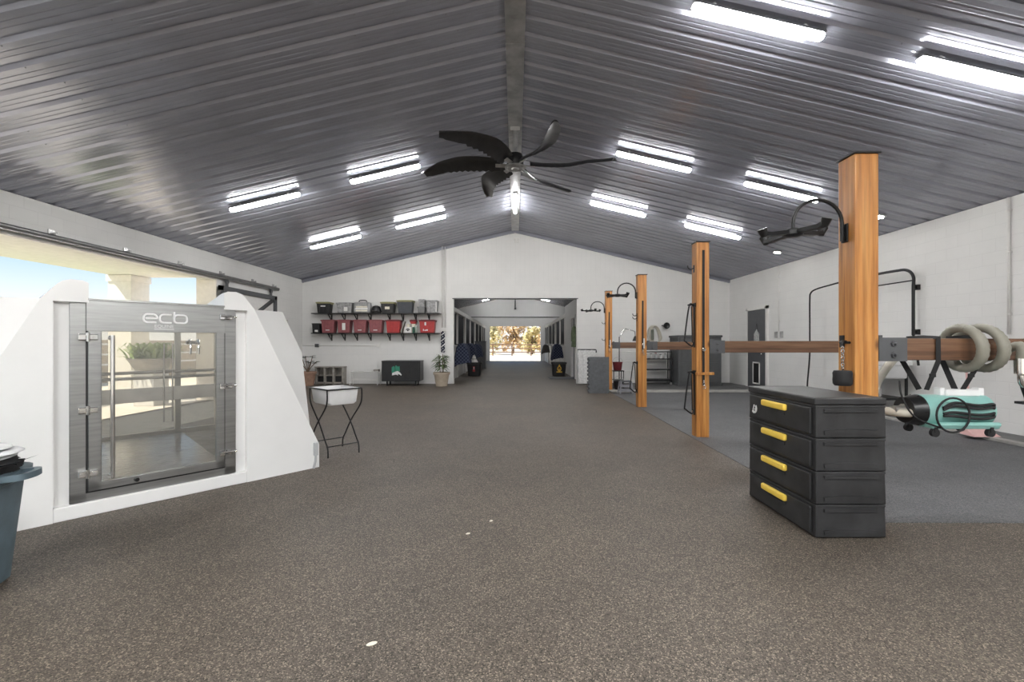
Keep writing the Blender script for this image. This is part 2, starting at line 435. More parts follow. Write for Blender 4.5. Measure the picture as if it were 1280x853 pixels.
# thin lintel trim over the corridor opening and dark eave trim
m = MB(); m.bx(-2.2, 2.2, YB-0.015, YB-0.002, 2.965, 3.0); struct(m.build('trim_3', CABGREY))
m = MB()
for s, x in ((-1, XL), (1, XR)):
    m.tube([(0, YB-0.03, RIDGE-.065), (x, YB-0.03, zc(x)-.065)], 0.03, flat=(0.05, 0.10))
struct(m.build('trim_4', CEIL))

# ribbed steel ceiling seen from below
prof = []
P_ = 0.3048
y = YFRONT-0.3
while y < YEND+0.4:
    prof += [(y-.046, 0), (y-.020, .036), (y+.020, .036), (y+.046, 0), (y+.105, 0), (y+.112, .004), (y+.128, .004), (y+.135, 0),
             (y+.172, 0), (y+.179, .004), (y+.195, .004), (y+.202, 0)]
    y += P_
m = MB()
for s in (-1, 1):
    x0, x1 = s*0.10, s*7.62
    vs = [(x0, a, zc(x0)+h) for a, h in prof] + [(x1, a, zc(x1)+h) for a, h in prof]
    n = len(prof)
    m.mesh(vs, [(i, i+1, n+i+1, n+i) for i in range(n-1)])
ceil = struct(m.build('ceiling', CEIL, sharp=0.3))
m = MB()
k = 0; y = YFRONT-0.3
while y < YB:
    for s in (-1, 1):
        for d in range(1, 8):
            if y > 1.5:
                x = s*(d*1.05-0.35+ (0.10 if k % 2 else 0)); yy = y+.062
                m.cyl((x, yy, zc(x)+.002), (x, yy, zc(x)-.006), .007, seg=6)
    y += P_; k += 1
scr = m.build('screw_heads', DGREY, ceil); scr['kind'] = 'stuff'
# ridge cap beam
m = MB(); m.bx(-0.125, 0.125, YFRONT, YEND, 5.345, 5.50)
for yy in range(int(YFRONT)+1, 37, 3): m.bx(-0.128, 0.128, yy-.02, yy+.02, 5.34, 5.36)
struct(m.build('trim_5', GALV))

# ------------------------------------------------------------- porch outside the left doorway
m = MB(); m.bx(-10.3, XL-T, .5, 11.9, -0.06, -0.005); m.bx(XL-T, XL, OP0, OP1, -0.06, 0.0); struct(m.build('porch_floor', PALEC))
m = MB(); m.bx(-9.75, XL-T+.01, .5, 11.45, 3.06, 3.5); struct(m.build('porch_roof', BEIGE))
m = MB()
m.bx(-9.75, -9.2, 10.9, 11.45, 0, 3.06); m.bx(-9.80, -9.15, 10.85, 11.5, 0, .18); m.bx(-9.78, -9.17, 10.87, 11.48, 2.9, 3.05)
struct(m.build('porch_column', BEIGE))
m = MB(); m.bx(XL-T-.25, XL-T+.04, OP1-.02, OP1+.3, 0, 3.06); struct(m.build('porch_column', BEIGE))
m = MB()
m.bx(XL-T-.02, XL+.012, OP1-.03, OP1, 0, OPZ); m.bx(XL-T-.02, XL+.012, OP0, OP0+.03, 0, OPZ); m.bx(XL-T-.02, XL+.012, OP0, OP1, OPZ-.03, OPZ)
struct(m.build('door_1', BEIGE))
# ground outside
m = MB(); m.bx(-90, 90, -40, 160, -0.30, -0.13); struct(m.build('ground', SAND))
m = MB(); m.bx(-15.9, -10.3, 6, 14, -0.13, -0.05); struct(m.build('lawn', GRASS))
# low white parapet wall outside, tan masonry wall with pale bands farther off
m = MB(); m.bx(-10.05, -9.85, 5.0, 10.3, -.13, .78); m.bx(-10.1, -9.8, 4.95, 10.35, .78, .84); struct(m.build('wall_porch_low', PAINT))
m = MB()
m.bx(-16.3, -16, 7, 30, -.13, 1.55)
struct(m.build('wall_yard', BRICKM))
m = MB()
for z in (.55, .95, 1.35): m.bx(-15.99, -15.96, 7, 30, z, z+.07)
struct(m.build('trim_6', PAINT))

# ------------------------------------------------------------- corridor with stall fronts
def stall(side, y0, y1, label, blank=False):
    x = side*2.40; L = y1-y0
    r = thing('stall_front', label, 'stall front', (x, y0, 0), 0, 'white stall fronts along the corridor')
    s = side
    m = MB(); m.bx(0, s*.12, 0, L, 2.68, 2.86, .01); m.build('header', PAINT, r)
    for yy in (0.0, L-.16):
        m = MB(); m.bx(-s*.03, s*.14, yy, yy+.16, 0, 2.70, .01); m.build('post', PAINT, r)
    m = MB(); m.bx(s*.03, s*.09, .16, L-.16, 0, 1.30); m.bx(s*.01, s*.1, .16, L-.16, 1.28, 1.36); m.build('lower_panel', PAINT, r)
    for (a, b) in ((.16, L/2-.04), (L/2+.04, L-.16)):
        m = MB(); n = int((b-a)/.12)
        m.bx(s*.045, s*.075, a, b, 2.62, 2.68); m.bx(s*.045, s*.075, a, b, 1.36, 1.40)
        for i in range(1, n): m.cyl((s*.06, a+(b-a)*i/n, 1.38), (s*.06, a+(b-a)*i/n, 2.66), .011, seg=6)
        m.build('bar_grille', DGREY, r)
    m = MB(); m.bx(-s*.01, s*.11, L/2-.05, L/2+.05, 0, 2.68, .006); m.build('mullion', PAINT, r)
ord_ = ['nearest', 'second', 'third', 'farthest']
for i, (a, b) in enumerate(((16.3, 21.8), (21.8, 27.3), (27.3, 32.8), (32.8, 37.15))):
    stall(-1, a, b, f'white barred stall front on the left of the corridor, {ord_[i]} from the hall')
for i, (a, b) in enumerate(((21.9, 27.3), (27.3, 32.8), (32.8, 37.15))):
    stall(1, a, b, f'white barred stall front on the right of the corridor, {["first past the jacket", "middle one", "farthest from the hall"][i]}')
m = MB(); m.bx(2.40, 2.52, YB+.22, 18.1, 0, 3.2); m.bx(2.40, 2.52, 19.2, 21.9, 0, 3.2); m.bx(2.40, 2.52, 18.1, 19.2, 2.45, 3.2)
struct(m.build('wall_corridor_right', W_SIDE))
m = MB(); m.bx(2.36, 2.42, 18.0, 18.1, 0, 2.5); m.bx(2.36, 2.42, 19.2, 19.3, 0, 2.5); m.bx(2.36, 2.42, 18.0, 19.3, 2.45, 2.55)
struct(m.build('trim_7', PAINT))
m = MB(); m.bx(2.46, 2.50, 18.1, 19.2, 0, 2.45, .01); struct(m.build('door_2', DGREY))
# stall partitions and backs, dark colour standing in for the shade inside
STALLW = M_('stall_shade_boards', (0.05, 0.045, 0.04), 0.8, var=0.2)
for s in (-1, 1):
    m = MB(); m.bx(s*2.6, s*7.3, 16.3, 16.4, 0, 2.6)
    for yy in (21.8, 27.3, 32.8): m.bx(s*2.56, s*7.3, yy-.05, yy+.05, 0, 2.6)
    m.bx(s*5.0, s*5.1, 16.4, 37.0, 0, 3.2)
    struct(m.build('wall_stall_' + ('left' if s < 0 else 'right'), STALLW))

m = MB(); m.bx(-3.9, 3.9, YEND-.05, YEND-.01, 3.55, 3.61); struct(m.build('trim_8', CABGREY))
m = MB(); m.cyl((0, YEND-.06, 4.3), (0, YEND-.06, 5.1), .03); m.cyl((0, YEND-.10, 4.2), (0, YEND-.10, 4.35), .09, .05); o = m.build('hanging_lamp', CABGREY); tag(o, 'small grey lamp hanging on the far corridor gable', 'lamp')
# ------------------------------------------------------------- lamps
def strip(x, y, label, ln=1.32):
    r = thing('led_strip_light', label, 'ceiling light', (x, y, zc(x)-.09), 0, 'LED strip lights on the ceiling')
    r.rotation_euler = (0, SLA if x > 0 else -SLA, 0)
    m = MB(); n = 9; vs = []
    for x_, k_ in ((-ln/2-.03, .6), (-ln/2, 1), (ln/2, 1), (ln/2+.03, .6)):
        vs += [(x_, math.cos(t)*.050*k_, .012+math.sin(t)*.062*k_) for t in [-PI-.0+PI*i/(n-1) for i in range(n)]]
    m.mesh(vs, [(j*n+i, j*n+i+1, (j+1)*n+i+1, (j+1)*n+i) for j in range(3) for i in range(n-1)] + [tuple(range(n)), tuple(range(3*n, 4*n))])
    m.build('diffuser', TUBE, r)
    m = MB(); m.bx(-ln/2-.03, ln/2+.03, -.052, .052, .0125, .040, .006); m.build('housing', DGREY, r)
    for e in (-.48, .48):
        m = MB(); m.bx(e-.012, e+.012, -.012, .012, .04, .086); m.bx(e-.012, e+.012, -.047, .047, .041, .05); m.build('clip', GALV, r)
    return r
strip(-4.87, 8.86, 'lit strip light at the left end of the nearer row on the left slope')
strip(-2.53, 8.86, 'lit strip light on the left slope beside the fan blades, nearer row')
strip(-4.86, 12.33, 'lit strip light above the storage shelves, farther row, away from the ridge')
strip(-2.55, 12.33, 'lit strip light of the farther left row, next to the ridge')
strip(2.50, 4.69, 'large lit strip light at the top edge, nearest row on the right slope')
strip(4.83, 4.69, 'lit strip light at the right edge of the nearest row')
strip(2.52, 8.28, 'lit strip light right of the fan, above the second wooden post')
strip(4.85, 8.28, 'lit strip light behind the arched arm of the nearest post')
strip(2.53, 11.2, 'lit strip light in the farther right row, close to the ridge')
strip(4.86, 11.2, 'lit strip light in the farther right row, above the third post top')
for x in (-4.8, -1.9, 1.9, 4.8):  # unseen panels added behind the camera to brighten the hall
    r = thing('fill_panel_light', 'unseen flat fill light panel added over the entrance end of the hall, %s' % {-4.8: 'outer left', -1.9: 'inner left', 1.9: 'inner right', 4.8: 'outer right'}[x], 'ceiling light', (x, -1.6, zc(x)-.06), 0, 'added fill panel lights at the entrance end')
    r.rotation_euler = (0, SLA if x > 0 else -SLA, 0)
    m = MB(); m.bx(-.66, .66, -.32, .32, -.02, .05, .01); m.build('housing', PAINT, r)
    m = MB(); m.bx(-.62, .62, -.28, .28, -.032, -.0205); m.build('diffuser', FILL_PANEL, r)
for x, nm in ((-1.84, 'left'), (1.95, 'right')):
    strip(x, 34.9, f'small lit strip light at the far end of the corridor, {nm} slope')
    strip(x, 22.5, f'unseen fill strip light added in the corridor behind the end wall header, {nm} slope')  # hidden pair added to brighten the corridor
r = thing('led_strip_light', 'lit strip light hanging lengthwise under the ridge beam behind the fan', 'ceiling light', (0, 12.6, 5.26), PI/2, 'LED strip lights on the ceiling')
m = MB(); m.lathe([(.03, -.78), (.045, -.75), (.045, .75), (.03, .78)], seg=12); m.xf(Matrix.Rotation(PI/2, 4, 'Y')); m.build('diffuser', TUBE, r)
m = MB(); m.bx(-.8, .8, -.05, .05, .03, .09); m.build('housing', GALV, r)
for i, (x, y) in enumerate(((6.8, 11.8), (6.8, 8.5))):
    r = thing('round_spotlight', ['round cluster spotlight on the ceiling left of the nearest post', 'round cluster spotlight on the ceiling just right of the nearest post'][i], 'ceiling light', (x, y, zc(x)-.004), 0, 'round spotlights near the right eave')
    r.rotation_euler = (0, SLA, 0)
    m = MB(); m.lathe([(.02, 0), (.10, 0), (.11, -.012), (.10, -.03), (.085, -.03)], seg=20); m.build('housing', GALV, r)
    m = MB()
    for q in range(7):
        a = q*PI/3; rr = 0 if q == 6 else .055
        m.lathe([(.022, -.03), (.02, -.036)], (math.cos(a)*rr, math.sin(a)*rr, 0), seg=10)
    m.build('bulb_cluster', SPOTE, r)

# ------------------------------------------------------------- world, sun, camera
w = bpy.data.worlds.new('sky'); SC.world = w; w.use_nodes = True
nt = w.node_tree; bg = nt.nodes['Background']
tc = nt.nodes.new('ShaderNodeTexCoord'); sp = nt.nodes.new('ShaderNodeSeparateXYZ')
nt.links.new(tc.outputs['Generated'], sp.inputs[0])
r = ramp(nt, sp.outputs['Z'], [(0.0, (1.0, 0.99, 0.97)), (0.06, (0.88, 0.94, 1.0)), (0.15, (0.45, 0.68, 0.95)), (0.5, (0.28, 0.50, 0.90))])
nt.links.new(r.outputs[0], bg.inputs[0]); bg.inputs[1].default_value = 0.86
sd = bpy.data.lights.new('sun', 'SUN'); sd.energy = 6.5; sd.angle = 0.01; sd.color = (1, 0.95, 0.86)
so = bpy.data.objects.new('sun', sd); COL.objects.link(so)
so.rotation_euler = Vector((0.72, 0.40, -1)).to_track_quat('-Z', 'Y').to_euler()
cd = bpy.data.cameras.new('camera'); cd.sensor_width = 36; cd.lens = 36*F/1280
cd.shift_x = -4/1280; cd.shift_y = 3.5/1280; cd.clip_end = 400; cd.clip_start = 0.05
co = bpy.data.objects.new('camera', cd); COL.objects.link(co)
co.location = (0, 0, CH); co.rotation_euler = (PI/2, 0, 0); SC.camera = co
SC.view_settings.view_transform = 'Standard'; SC.view_settings.look = 'None'
SC.view_settings.gamma = 1; SC.view_settings.use_curve_mapping = False
SC.view_settings.exposure = 0.46
SC.cycles.max_bounces = 10; SC.cycles.diffuse_bounces = 5; SC.cycles.transparent_max_bounces = 16
SC.cycles.sample_clamp_indirect = 12.0
# ================================================================== EQUINE SPA (white tub with steel gate)
spa = thing('equine_spa', 'white moulded horse spa with stainless steel framed clear gate, left side of hall', 'horse spa', (-3.73, 3.38, 0), math.atan2(.767, .642))
def shell_side(mir):
    # local t mirrored about the gate centre .90
    q = (lambda t: 1.80-t) if mir else (lambda t: t)
    m = MB()
    def pr(poly, s0, s1): m.prism([(q(t), s0, z) for t, z in poly], (0, 0, 0), (0, s1-s0, 0))
    # front skin outside the recess, rounded peak
    pk = [(1.385, 1.895), (1.42, 1.912), (1.49, 1.915), (1.535, 1.90), (1.565, 1.875), (1.66, 1.75)]
    pr([(1.59, 0), (2.34, 0), (2.34, .26), (2.23, .50), (1.66, 1.75), (1.59, 1.735)], 0, .06)
    pr([(1.385, 1.735), (1.59, 1.735), (1.66, 1.75)] + pk[:-1][::-1], 0, .06)
    pr([(1.385, .0), (1.60, .0), (1.60, 1.74), (1.385, 1.74)], .055, .14)     # recess back
    # body behind: hump falling backwards, chamfered corner, outer side
    f = [(1.385, 1.895), (1.42, 1.912), (1.49, 1.915), (1.535, 1.90), (1.565, 1.875), (1.66, 1.75)]
    v = [(q(t), .06, z) for t, z in f] + [(q(t), .75, 1.77 if t < 1.6 else 1.75) for t, z in f]
    n = len(f)
    m.mesh(v, [(i, i+1, n+i+1, n+i) for i in range(n-1)])
    m.mesh([(q(1.385), .06, 1.895), (q(1.385), .75, 1.77), (q(1.385), .75, 1.70), (q(1.385), .06, 1.70)], [(0, 1, 2, 3)])
    m.mesh([(q(1.385), .06, 1.70), (q(1.385), .75, 1.70), (q(1.75), .75, 1.70), (q(1.75), .06, 1.70), (q(1.75), .75, 0), (q(1.75), .06, 0)], [(0, 1, 2, 3), (2, 3, 5, 4)])
    C1, P1, P2, C2 = (q(1.66), 0, 1.75), (q(2.14), .48, 1.77), (q(2.37), .49, 1.29), (q(2.23), 0, .50)
    B, G = (q(2.34), 0, .26), (q(2.34), 0, 0)
    H = (q(2.42), .49, 0)
    m.mesh([C1, P1, P2, C2, B, G, H], [(0, 1, 2, 3), (3, 2, 6, 4), (4, 6, 5)])
    m.mesh([C1, P1, (q(2.16), .75, 1.76), (q(1.66), .75, 1.75)], [(0, 1, 2, 3)])
    m.mesh([P1, P2, H, (q(2.42), .75, 0), (q(2.37), .75, 1.28), (q(2.16), .75, 1.76)], [(0, 1, 4, 5), (1, 2, 3, 4)])
    m.mesh([(q(1.75), .75, 0), (q(1.75), .75, 1.70), (q(1.385), .75, 1.70), (q(1.385), .75, 1.77), (q(2.16), .75, 1.76), (q(2.37), .75, 1.28), (q(2.42), .75, 0)], [(1, 2, 3, 4), (0, 1, 4, 5, 6)])
    return m
for k in (0, 1): shell_side(k).build('side_shell', SHELLW, spa, sharp=0.45)
for t in (-.50, 2.30):
    m = MB(); m.bx(t-.005, t+.005, .76, 2.95, .17, 1.64); m.build('side_panel', GLASS, spa)
    m = MB(); m.bx(t-.025, t+.025, .76, 2.99, .10, .17); m.bx(t-.025, t+.025, .76, 2.99, 1.64, 1.70); m.build('side_rail', STEELD, spa)
m = MB(); m.bx(.21, 1.59, 0, .14, 0, .11, .006); m.build('sill', SHELLW, spa)
m = MB(); m.bx(-.45, 2.25, .14, 3.0, 0, .10); m.build('tub_base', CONC, spa)
m = MB()
m.mesh([(.30, .15, .105), (1.50, .15, .105), (1.76, 2.9, .105), (.04, 2.9, .105), (.30, .15, .125), (1.50, .15, .125), (1.76, 2.9, .125), (.04, 2.9, .125)],
       [(0, 1, 2, 3), (4, 5, 6, 7), (0, 1, 5, 4), (1, 2, 6, 5), (2, 3, 7, 6), (3, 0, 4, 7)])
m.build('tread_plate', WATERF, spa)
# fixed steel frame round the gate
m = MB()
fr = .035
m.bx(.305, .405, fr, fr+.06, .11, 1.755, .004); m.bx(1.40, 1.50, fr, fr+.06, .11, 1.755, .004); m.bx(.305, 1.50, fr, fr+.06, .11, .185, .004)
m.build('gate_frame', STEEL, spa)
m = MB(); m.bx(.400, .418, fr-.004, fr+.012, .185, 1.76); m.bx(1.388, 1.404, fr-.004, fr+.012, .185, 1.76); m.bx(.40, 1.40, fr-.004, fr+.012, .180, .198); m.build('gap_shade', BLACK, spa)  # black strips put in as the shade of the gap round the gate
# the gate itself
m = MB(); g0 = .012
m.bx(.412, .495, g0, g0+.045, .195, 1.52, .004); m.bx(1.325, 1.394, g0, g0+.045, .195, 1.52, .004)
m.bx(.412, 1.394, g0, g0+.045, .195, .262, .004)
gate = m.build('gate', STEEL, spa)
m = MB(); m.bx(.40, 1.40, g0-.006, g0+.045, 1.505, 1.765, .003); m.bx(.41, 1.39, g0-.02, g0+.045, 1.755, 1.772)
hd = m.build('header_plate', STEEL, gate)
m = MB(); m.bx(.495, 1.325, g0+.018, g0+.026, .262, 1.505); m.build('clear_panel', GLASS, gate)
m = MB(); m.cyl((.555, -.045, .285), (.555, -.045, 1.47), .0155, seg=14)
for z in (.30, 1.45): m.cyl((.555, -.045, z), (.555, g0+.02, z), .010); m.cyl((.555, g0+.004, z), (.555, g0+.016, z), .022)
m.build('pull_bar', CHROME, gate)
m = MB(); m.cyl((.72, g0-.004, .228), (.72, g0-.03, .228), .020, .016); m.build('drain_plug', BLKMET, gate)
for z in (.345, .86, 1.455):
    m = MB(); m.bx(.350, .40, -.012, .036, z-.026, z+.026, .006); m.bx(.414, .470, -.014, .02, z-.024, z+.024, .006)
    m.cyl((.408, -.012, z-.036), (.408, -.012, z+.036), .013); m.cyl((.37, -.012, z), (.37, -.022, z), .010); m.cyl((.445, -.014, z), (.445, -.024, z), .010)
    m.build('hinge', CHROME, gate)
for z in (.335, .985, 1.66):
    m = MB(); m.bx(1.345, 1.39, -.02, .014, z-.028, z+.028, .006); m.bx(1.41, 1.455, -.012, .036, z-.024, z+.024, .006)
    m.cyl((1.35, -.026, z+.008), (1.475, -.026, z+.008), .009); m.ball((1.478, -.026, z+.008), .015); m.cyl((1.385, -.03, z-.012), (1.43, -.03, z-.012), .006)
    m.build('latch', CHROME, gate)
# lettering on the header plate
lt = MB(); y = g0-.010; w = .0085
def L(pts, closed=False): lt.tube([(x, y, z) for x, z in pts], w, seg=8, closed=closed)
def rrect(x0, x1, z0, z1, r, n=4):
    o = []
    for cx, cz, a in ((x1-r, z1-r, 0), (x0+r, z1-r, PI/2), (x0+r, z0+r, PI), (x1-r, z0+r, 1.5*PI)):
        o += [(cx+math.cos(a+PI/2*i/n)*r, cz+math.sin(a+PI/2*i/n)*r) for i in range(n+1)]
    return o
z0, z1 = 1.588, 1.660; zm = (z0+z1)/2
x = .765
e = rrect(x, x+.095, z0, z1, .028); L([(x+.012, zm)] + [(x+.095, zm)] + e[0:15] + [(x+.030, z0), (x+.09, z0)])
x = .880
c = rrect(x, x+.088, z0, z1, .028); L([(x+.085, z1)] + c[5:15] + [(x+.085, z0)])
x = .985
L(rrect(x, x+.098, z0, z1, .026), True); L([(x, z0+.02), (x, z1+.030)])
lt.build('raised_lettering', M_('pale_letter_metal', (.86, .86, .86), .35, .0), gate)
def text_mesh(txt, size, name, mat, parent, loc, rot, depth=.002):
    cu = bpy.data.curves.new('lettering', 'FONT'); cu.body = txt; cu.size = size; cu.extrude = depth; cu.align_x = 'CENTER'; cu.align_y = 'CENTER'
    tmp = bpy.data.objects.new('lettering', cu); COL.objects.link(tmp)
    bpy.context.view_layer.update()
    me = bpy.data.meshes.new_from_object(tmp.evaluated_get(bpy.context.evaluated_depsgraph_get()))
    bpy.data.objects.remove(tmp)
    me.materials.clear(); me.materials.append(mat)
    o = bpy.data.objects.new(name, me); COL.objects.link(o); o.parent = parent; o.location = loc; o.rotation_euler = rot
    return o
text_mesh('EQUINE', .040, 'small_lettering', LOGOW, gate, (.912, g0-.008, 1.555), (PI/2, 0, 0))
m = MB(); m.bx(.84, .985, g0-.008, g0-.004, 1.527, 1.533); m.build('underline', LOGOW, gate)
# back gate and rails
m = MB()
for t in (-.42, .08, 1.72, 2.22): m.bx(t-.035, t+.035, 2.93, 2.99, .10, 1.72, .004)
m.bx(-.45, 2.25, 2.93, 2.99, 1.66, 1.72); m.bx(-.45, 2.25, 2.93, 2.99, .10, .17)
m.build('rear_frame', STEELD, spa)
m = MB(); m.bx(-.45, 2.25, 2.91, 2.96, .60, .79, .004); m.build('rear_band', BANDM, spa)
for z in (.93, 1.005):
    m = MB(); m.cyl((-.45, 2.89, z), (2.25, 2.89, z), .021); m.build('rear_rail', STEELD, spa)
m = MB(); m.bx(-.42, 2.22, 2.955, 2.963, .17, 1.66); m.build('rear_panel', GLASS, spa)
m = MB(); m.tube([(1.64, 2.86, .30), (1.64, 2.86, 1.40), (1.54, 2.86, 1.40), (1.54, 2.86, .30)], .010, closed=True); m.build('rear_handle', CHROME, spa)
m = MB()
for t in (1.82, 1.92): m.tube(smooth_path([(t, 2.88, 1.40), (t+.01, 2.80, 1.46), (t, 2.72, 1.40), (t-.01, 2.70, 1.25)]), .014)
m.tube([(1.80, 2.88, 1.42), (1.94, 2.88, 1.42)], .02); m.build('spray_nozzle', CHROME, spa)
# grey outlet on the tapered end
m = MB(); m.box((2.295, -.012, .215), (.05, .03, .15), bev=.008); m.tube([(2.295, -.012, .14), (2.29, -.015, .08), (2.27, -.012, .0)], .013)
m.build('outlet_box', M_('grey_conduit', (.42, .43, .44), .5), spa)

# planter outside
pl = thing('fern_planter', 'bowl planter with feathery green fern on a white pedestal, seen through the spa glass', 'planter', (-8.35, 10.45, -.005))
# ------------------------------------------------------------------ sliding door and its track on the left wall
tr_ = thing('door_track', 'long grey pipe track bracketed above the open left doorway', 'sliding door track', (XL+.09, 10, 3.10))
m = MB(); m.cyl((0, -6.2, 0), (0, 4.15, 0), .042, seg=14); m.bx(-.02, .02, -6.2, 4.15, -.055, -.03); m.build('pipe', M_('grey_track_steel', (.20, .20, .20), .4, .5), tr_)
for yy in (-5.6, -4.1, -2.7, -1.3, 0.1, 1.5, 2.9, 4.0):
    m = MB(); m.bx(-.085, .0, yy-.03, yy+.03, .03, .07); m.cyl((-.0, yy, .02), (-.0, yy, .085), .022); m.bx(-.087, -.073, yy-.05, yy+.05, .0, .13); m.build('bracket', GALV, tr_)
sd_ = thing('sliding_door', 'white sliding barn door in a dark steel cross-braced frame behind the spa', 'barn door', (XL+.09, 11.32, 0))
m = MB()
for (a, b, c, d) in ((0, .13, .04, 2.86), (2.57, 2.70, .04, 2.86)): m.bx(-.03, .03, a, b, c, d)
for z in (.04, 1.38, 2.74): m.bx(-.03, .03, 0, 2.70, z, z+.12)
for z0, z1 in ((.1, 1.42), (1.46, 2.78)):
    m.tube([(0, .08, z0), (0, 2.62, z1)], .03, flat=(.045, .10, (0, 0, 1))); m.tube([(0, .08, z1), (0, 2.62, z0)], .03, flat=(.05, .10, (0, 0, 1)))
m.build('frame', DGREY, sd_)
m = MB(); m.bx(-.045, -.025, .05, 2.65, .08, 2.82); m.build('panel', PAINT, sd_)
for yy in (.3, 2.4):
    m = MB(); m.bx(-.012, .012, yy-.05, yy+.05, 2.84, 3.05); m.cyl((-.03, yy, 2.98), (.03, yy, 2.98), .05); m.build('hanger', DGREY, sd_)

# planter contents
m = MB(); m.box((0, 0, .38), (.46, .46, .76), bev=.015); m.box((0, 0, .78), (.56, .56, .05), bev=.01); m.build('pedestal', PAINT, pl)
m = MB(); m.lathe([(.26, .805), (.30, .81), (.43, 1.04), (.45, 1.05), (.45, 1.075), (.41, 1.075), (.38, 1.0), (0, 1.0)], seg=28); m.build('pot', GREYWOOD, pl)
m = MB()
for i in range(240):
    a = random.random()*2*PI; ln = random.uniform(.30, .62); up = random.uniform(.08, .42)
    x0, y0 = random.uniform(-.3, .3), random.uniform(-.3, .3)
    P = [Vector((x0+math.cos(a)*ln*k, y0+math.sin(a)*ln*k, 1.04+up*math.sin(k*2.2))) for k in (0, .3, .6, .85, 1)]
    for j in range(4):
        p, q = P[j], P[j+1]; d = (q-p); sdv = Vector((-math.sin(a), math.cos(a), 0))*(.028*(1-j*.2))
        m.poly([p-sdv, q-sdv*.8, q+sdv*.8, p+sdv])
m.build('fern_foliage', FERN, pl)
# ================================================================== CEILING FAN
fan = thing('ceiling_fan', 'large six-blade black ceiling fan hanging below the ridge beam', 'ceiling fan', (0, 8.3, 4.65))
m = MB(); m.bx(-.09, .09, -.05, .05, .62, .70); m.cyl((0, 0, .12), (0, 0, .66), .045, seg=16); m.build('downrod', GALV, fan)
m = MB(); m.lathe([(.06, .22), (.13, .20), (.15, .12), (.15, .02), (.13, -.02)], seg=24); m.build('motor', BLKMET, fan)
m = MB(); m.lathe([(.10, -.015), (.185, -.02), (.19, -.045), (.14, -.06), (.12, -.05), (.07, -.055), (.06, -.075), (.0, -.08)], seg=24)
for i in range(12):
    a = i*PI/6; m.cyl((math.cos(a)*.16, math.sin(a)*.16, -.052), (math.cos(a)*.16, math.sin(a)*.16, -.064), .010, seg=8)
m.build('hub_plate', GALV, fan)
def blade():
    m = MB(); al = math.radians(29)
    N = 26; top = []; bot = []
    for i in range(N+1):
        u = i/N; r = .27+1.50*u
        sweep = .05*math.sin(PI*min(1, u*1.6)) - 1.05*max(0, u-.45)**1.6
        ch = .25+.085*math.sin(PI*min(1, u*1.3)) if u < .75 else (.272-(u-.75)*.62)
        if u > .95: ch *= .72
        lead = ch*.45; trail = ch*.55
        if 0.10 < u < .72: trail += (.022 if i % 2 else -.012)
        lift = .02 + (.16*max(0, u-.72)/.28*1.0 if u > .72 else 0)*(-.4)
        tw = al*(1-.25*u)
        for lst, off in ((top, .012), (bot, -.012)):
            row = []
            for k in range(6):
                f = k/5; e = lead - (lead+trail)*f
                cam = .045*math.sin(PI*f)
                rr = r - (.10*f*u)
                row.append(Vector((rr, sweep*1.0+e*math.cos(tw)-0, e*math.sin(tw)+cam+lift+off*(1 if 0 < k < 5 else .25))))
            lst.append(row)
    n = N+1; vs = [p for row in top for p in row]+[p for row in bot for p in row]; o = n*6; fs = []
    for i in range(N):
        for k in range(5):
            a = i*6+k; fs.append((a, a+1, a+7, a+6)); fs.append((o+a, o+a+6, o+a+7, o+a+1))
        for k in (0, 5): a = i*6+k; fs.append((a, a+6, o+a+6, o+a))
    for i in (0, N):
        for k in range(5): a = i*6+k; fs.append((a, o+a, o+a+1, a+1))
    m.mesh(vs, fs); return m
FANB = M_('black_fan_blade', (0.020, 0.020, 0.021), 0.30, var=0.3)
b0 = None
for k in range(6):
    a = math.radians(62+60*k)
    if b0 is None:
        b0 = blade().build('blade', FANB, fan); b0.rotation_euler = (0, 0, a)
        mm = MB(); mm.box((.255, 0, -.004), (.21, .075, .012), rx=math.radians(28), bev=.003)
        br0 = mm.build('blade_bracket', GALV, b0)
    else:
        c = b0.copy(); COL.objects.link(c); c.parent = fan; c.rotation_euler = (0, 0, a)
        d = br0.copy(); COL.objects.link(d); d.parent = c

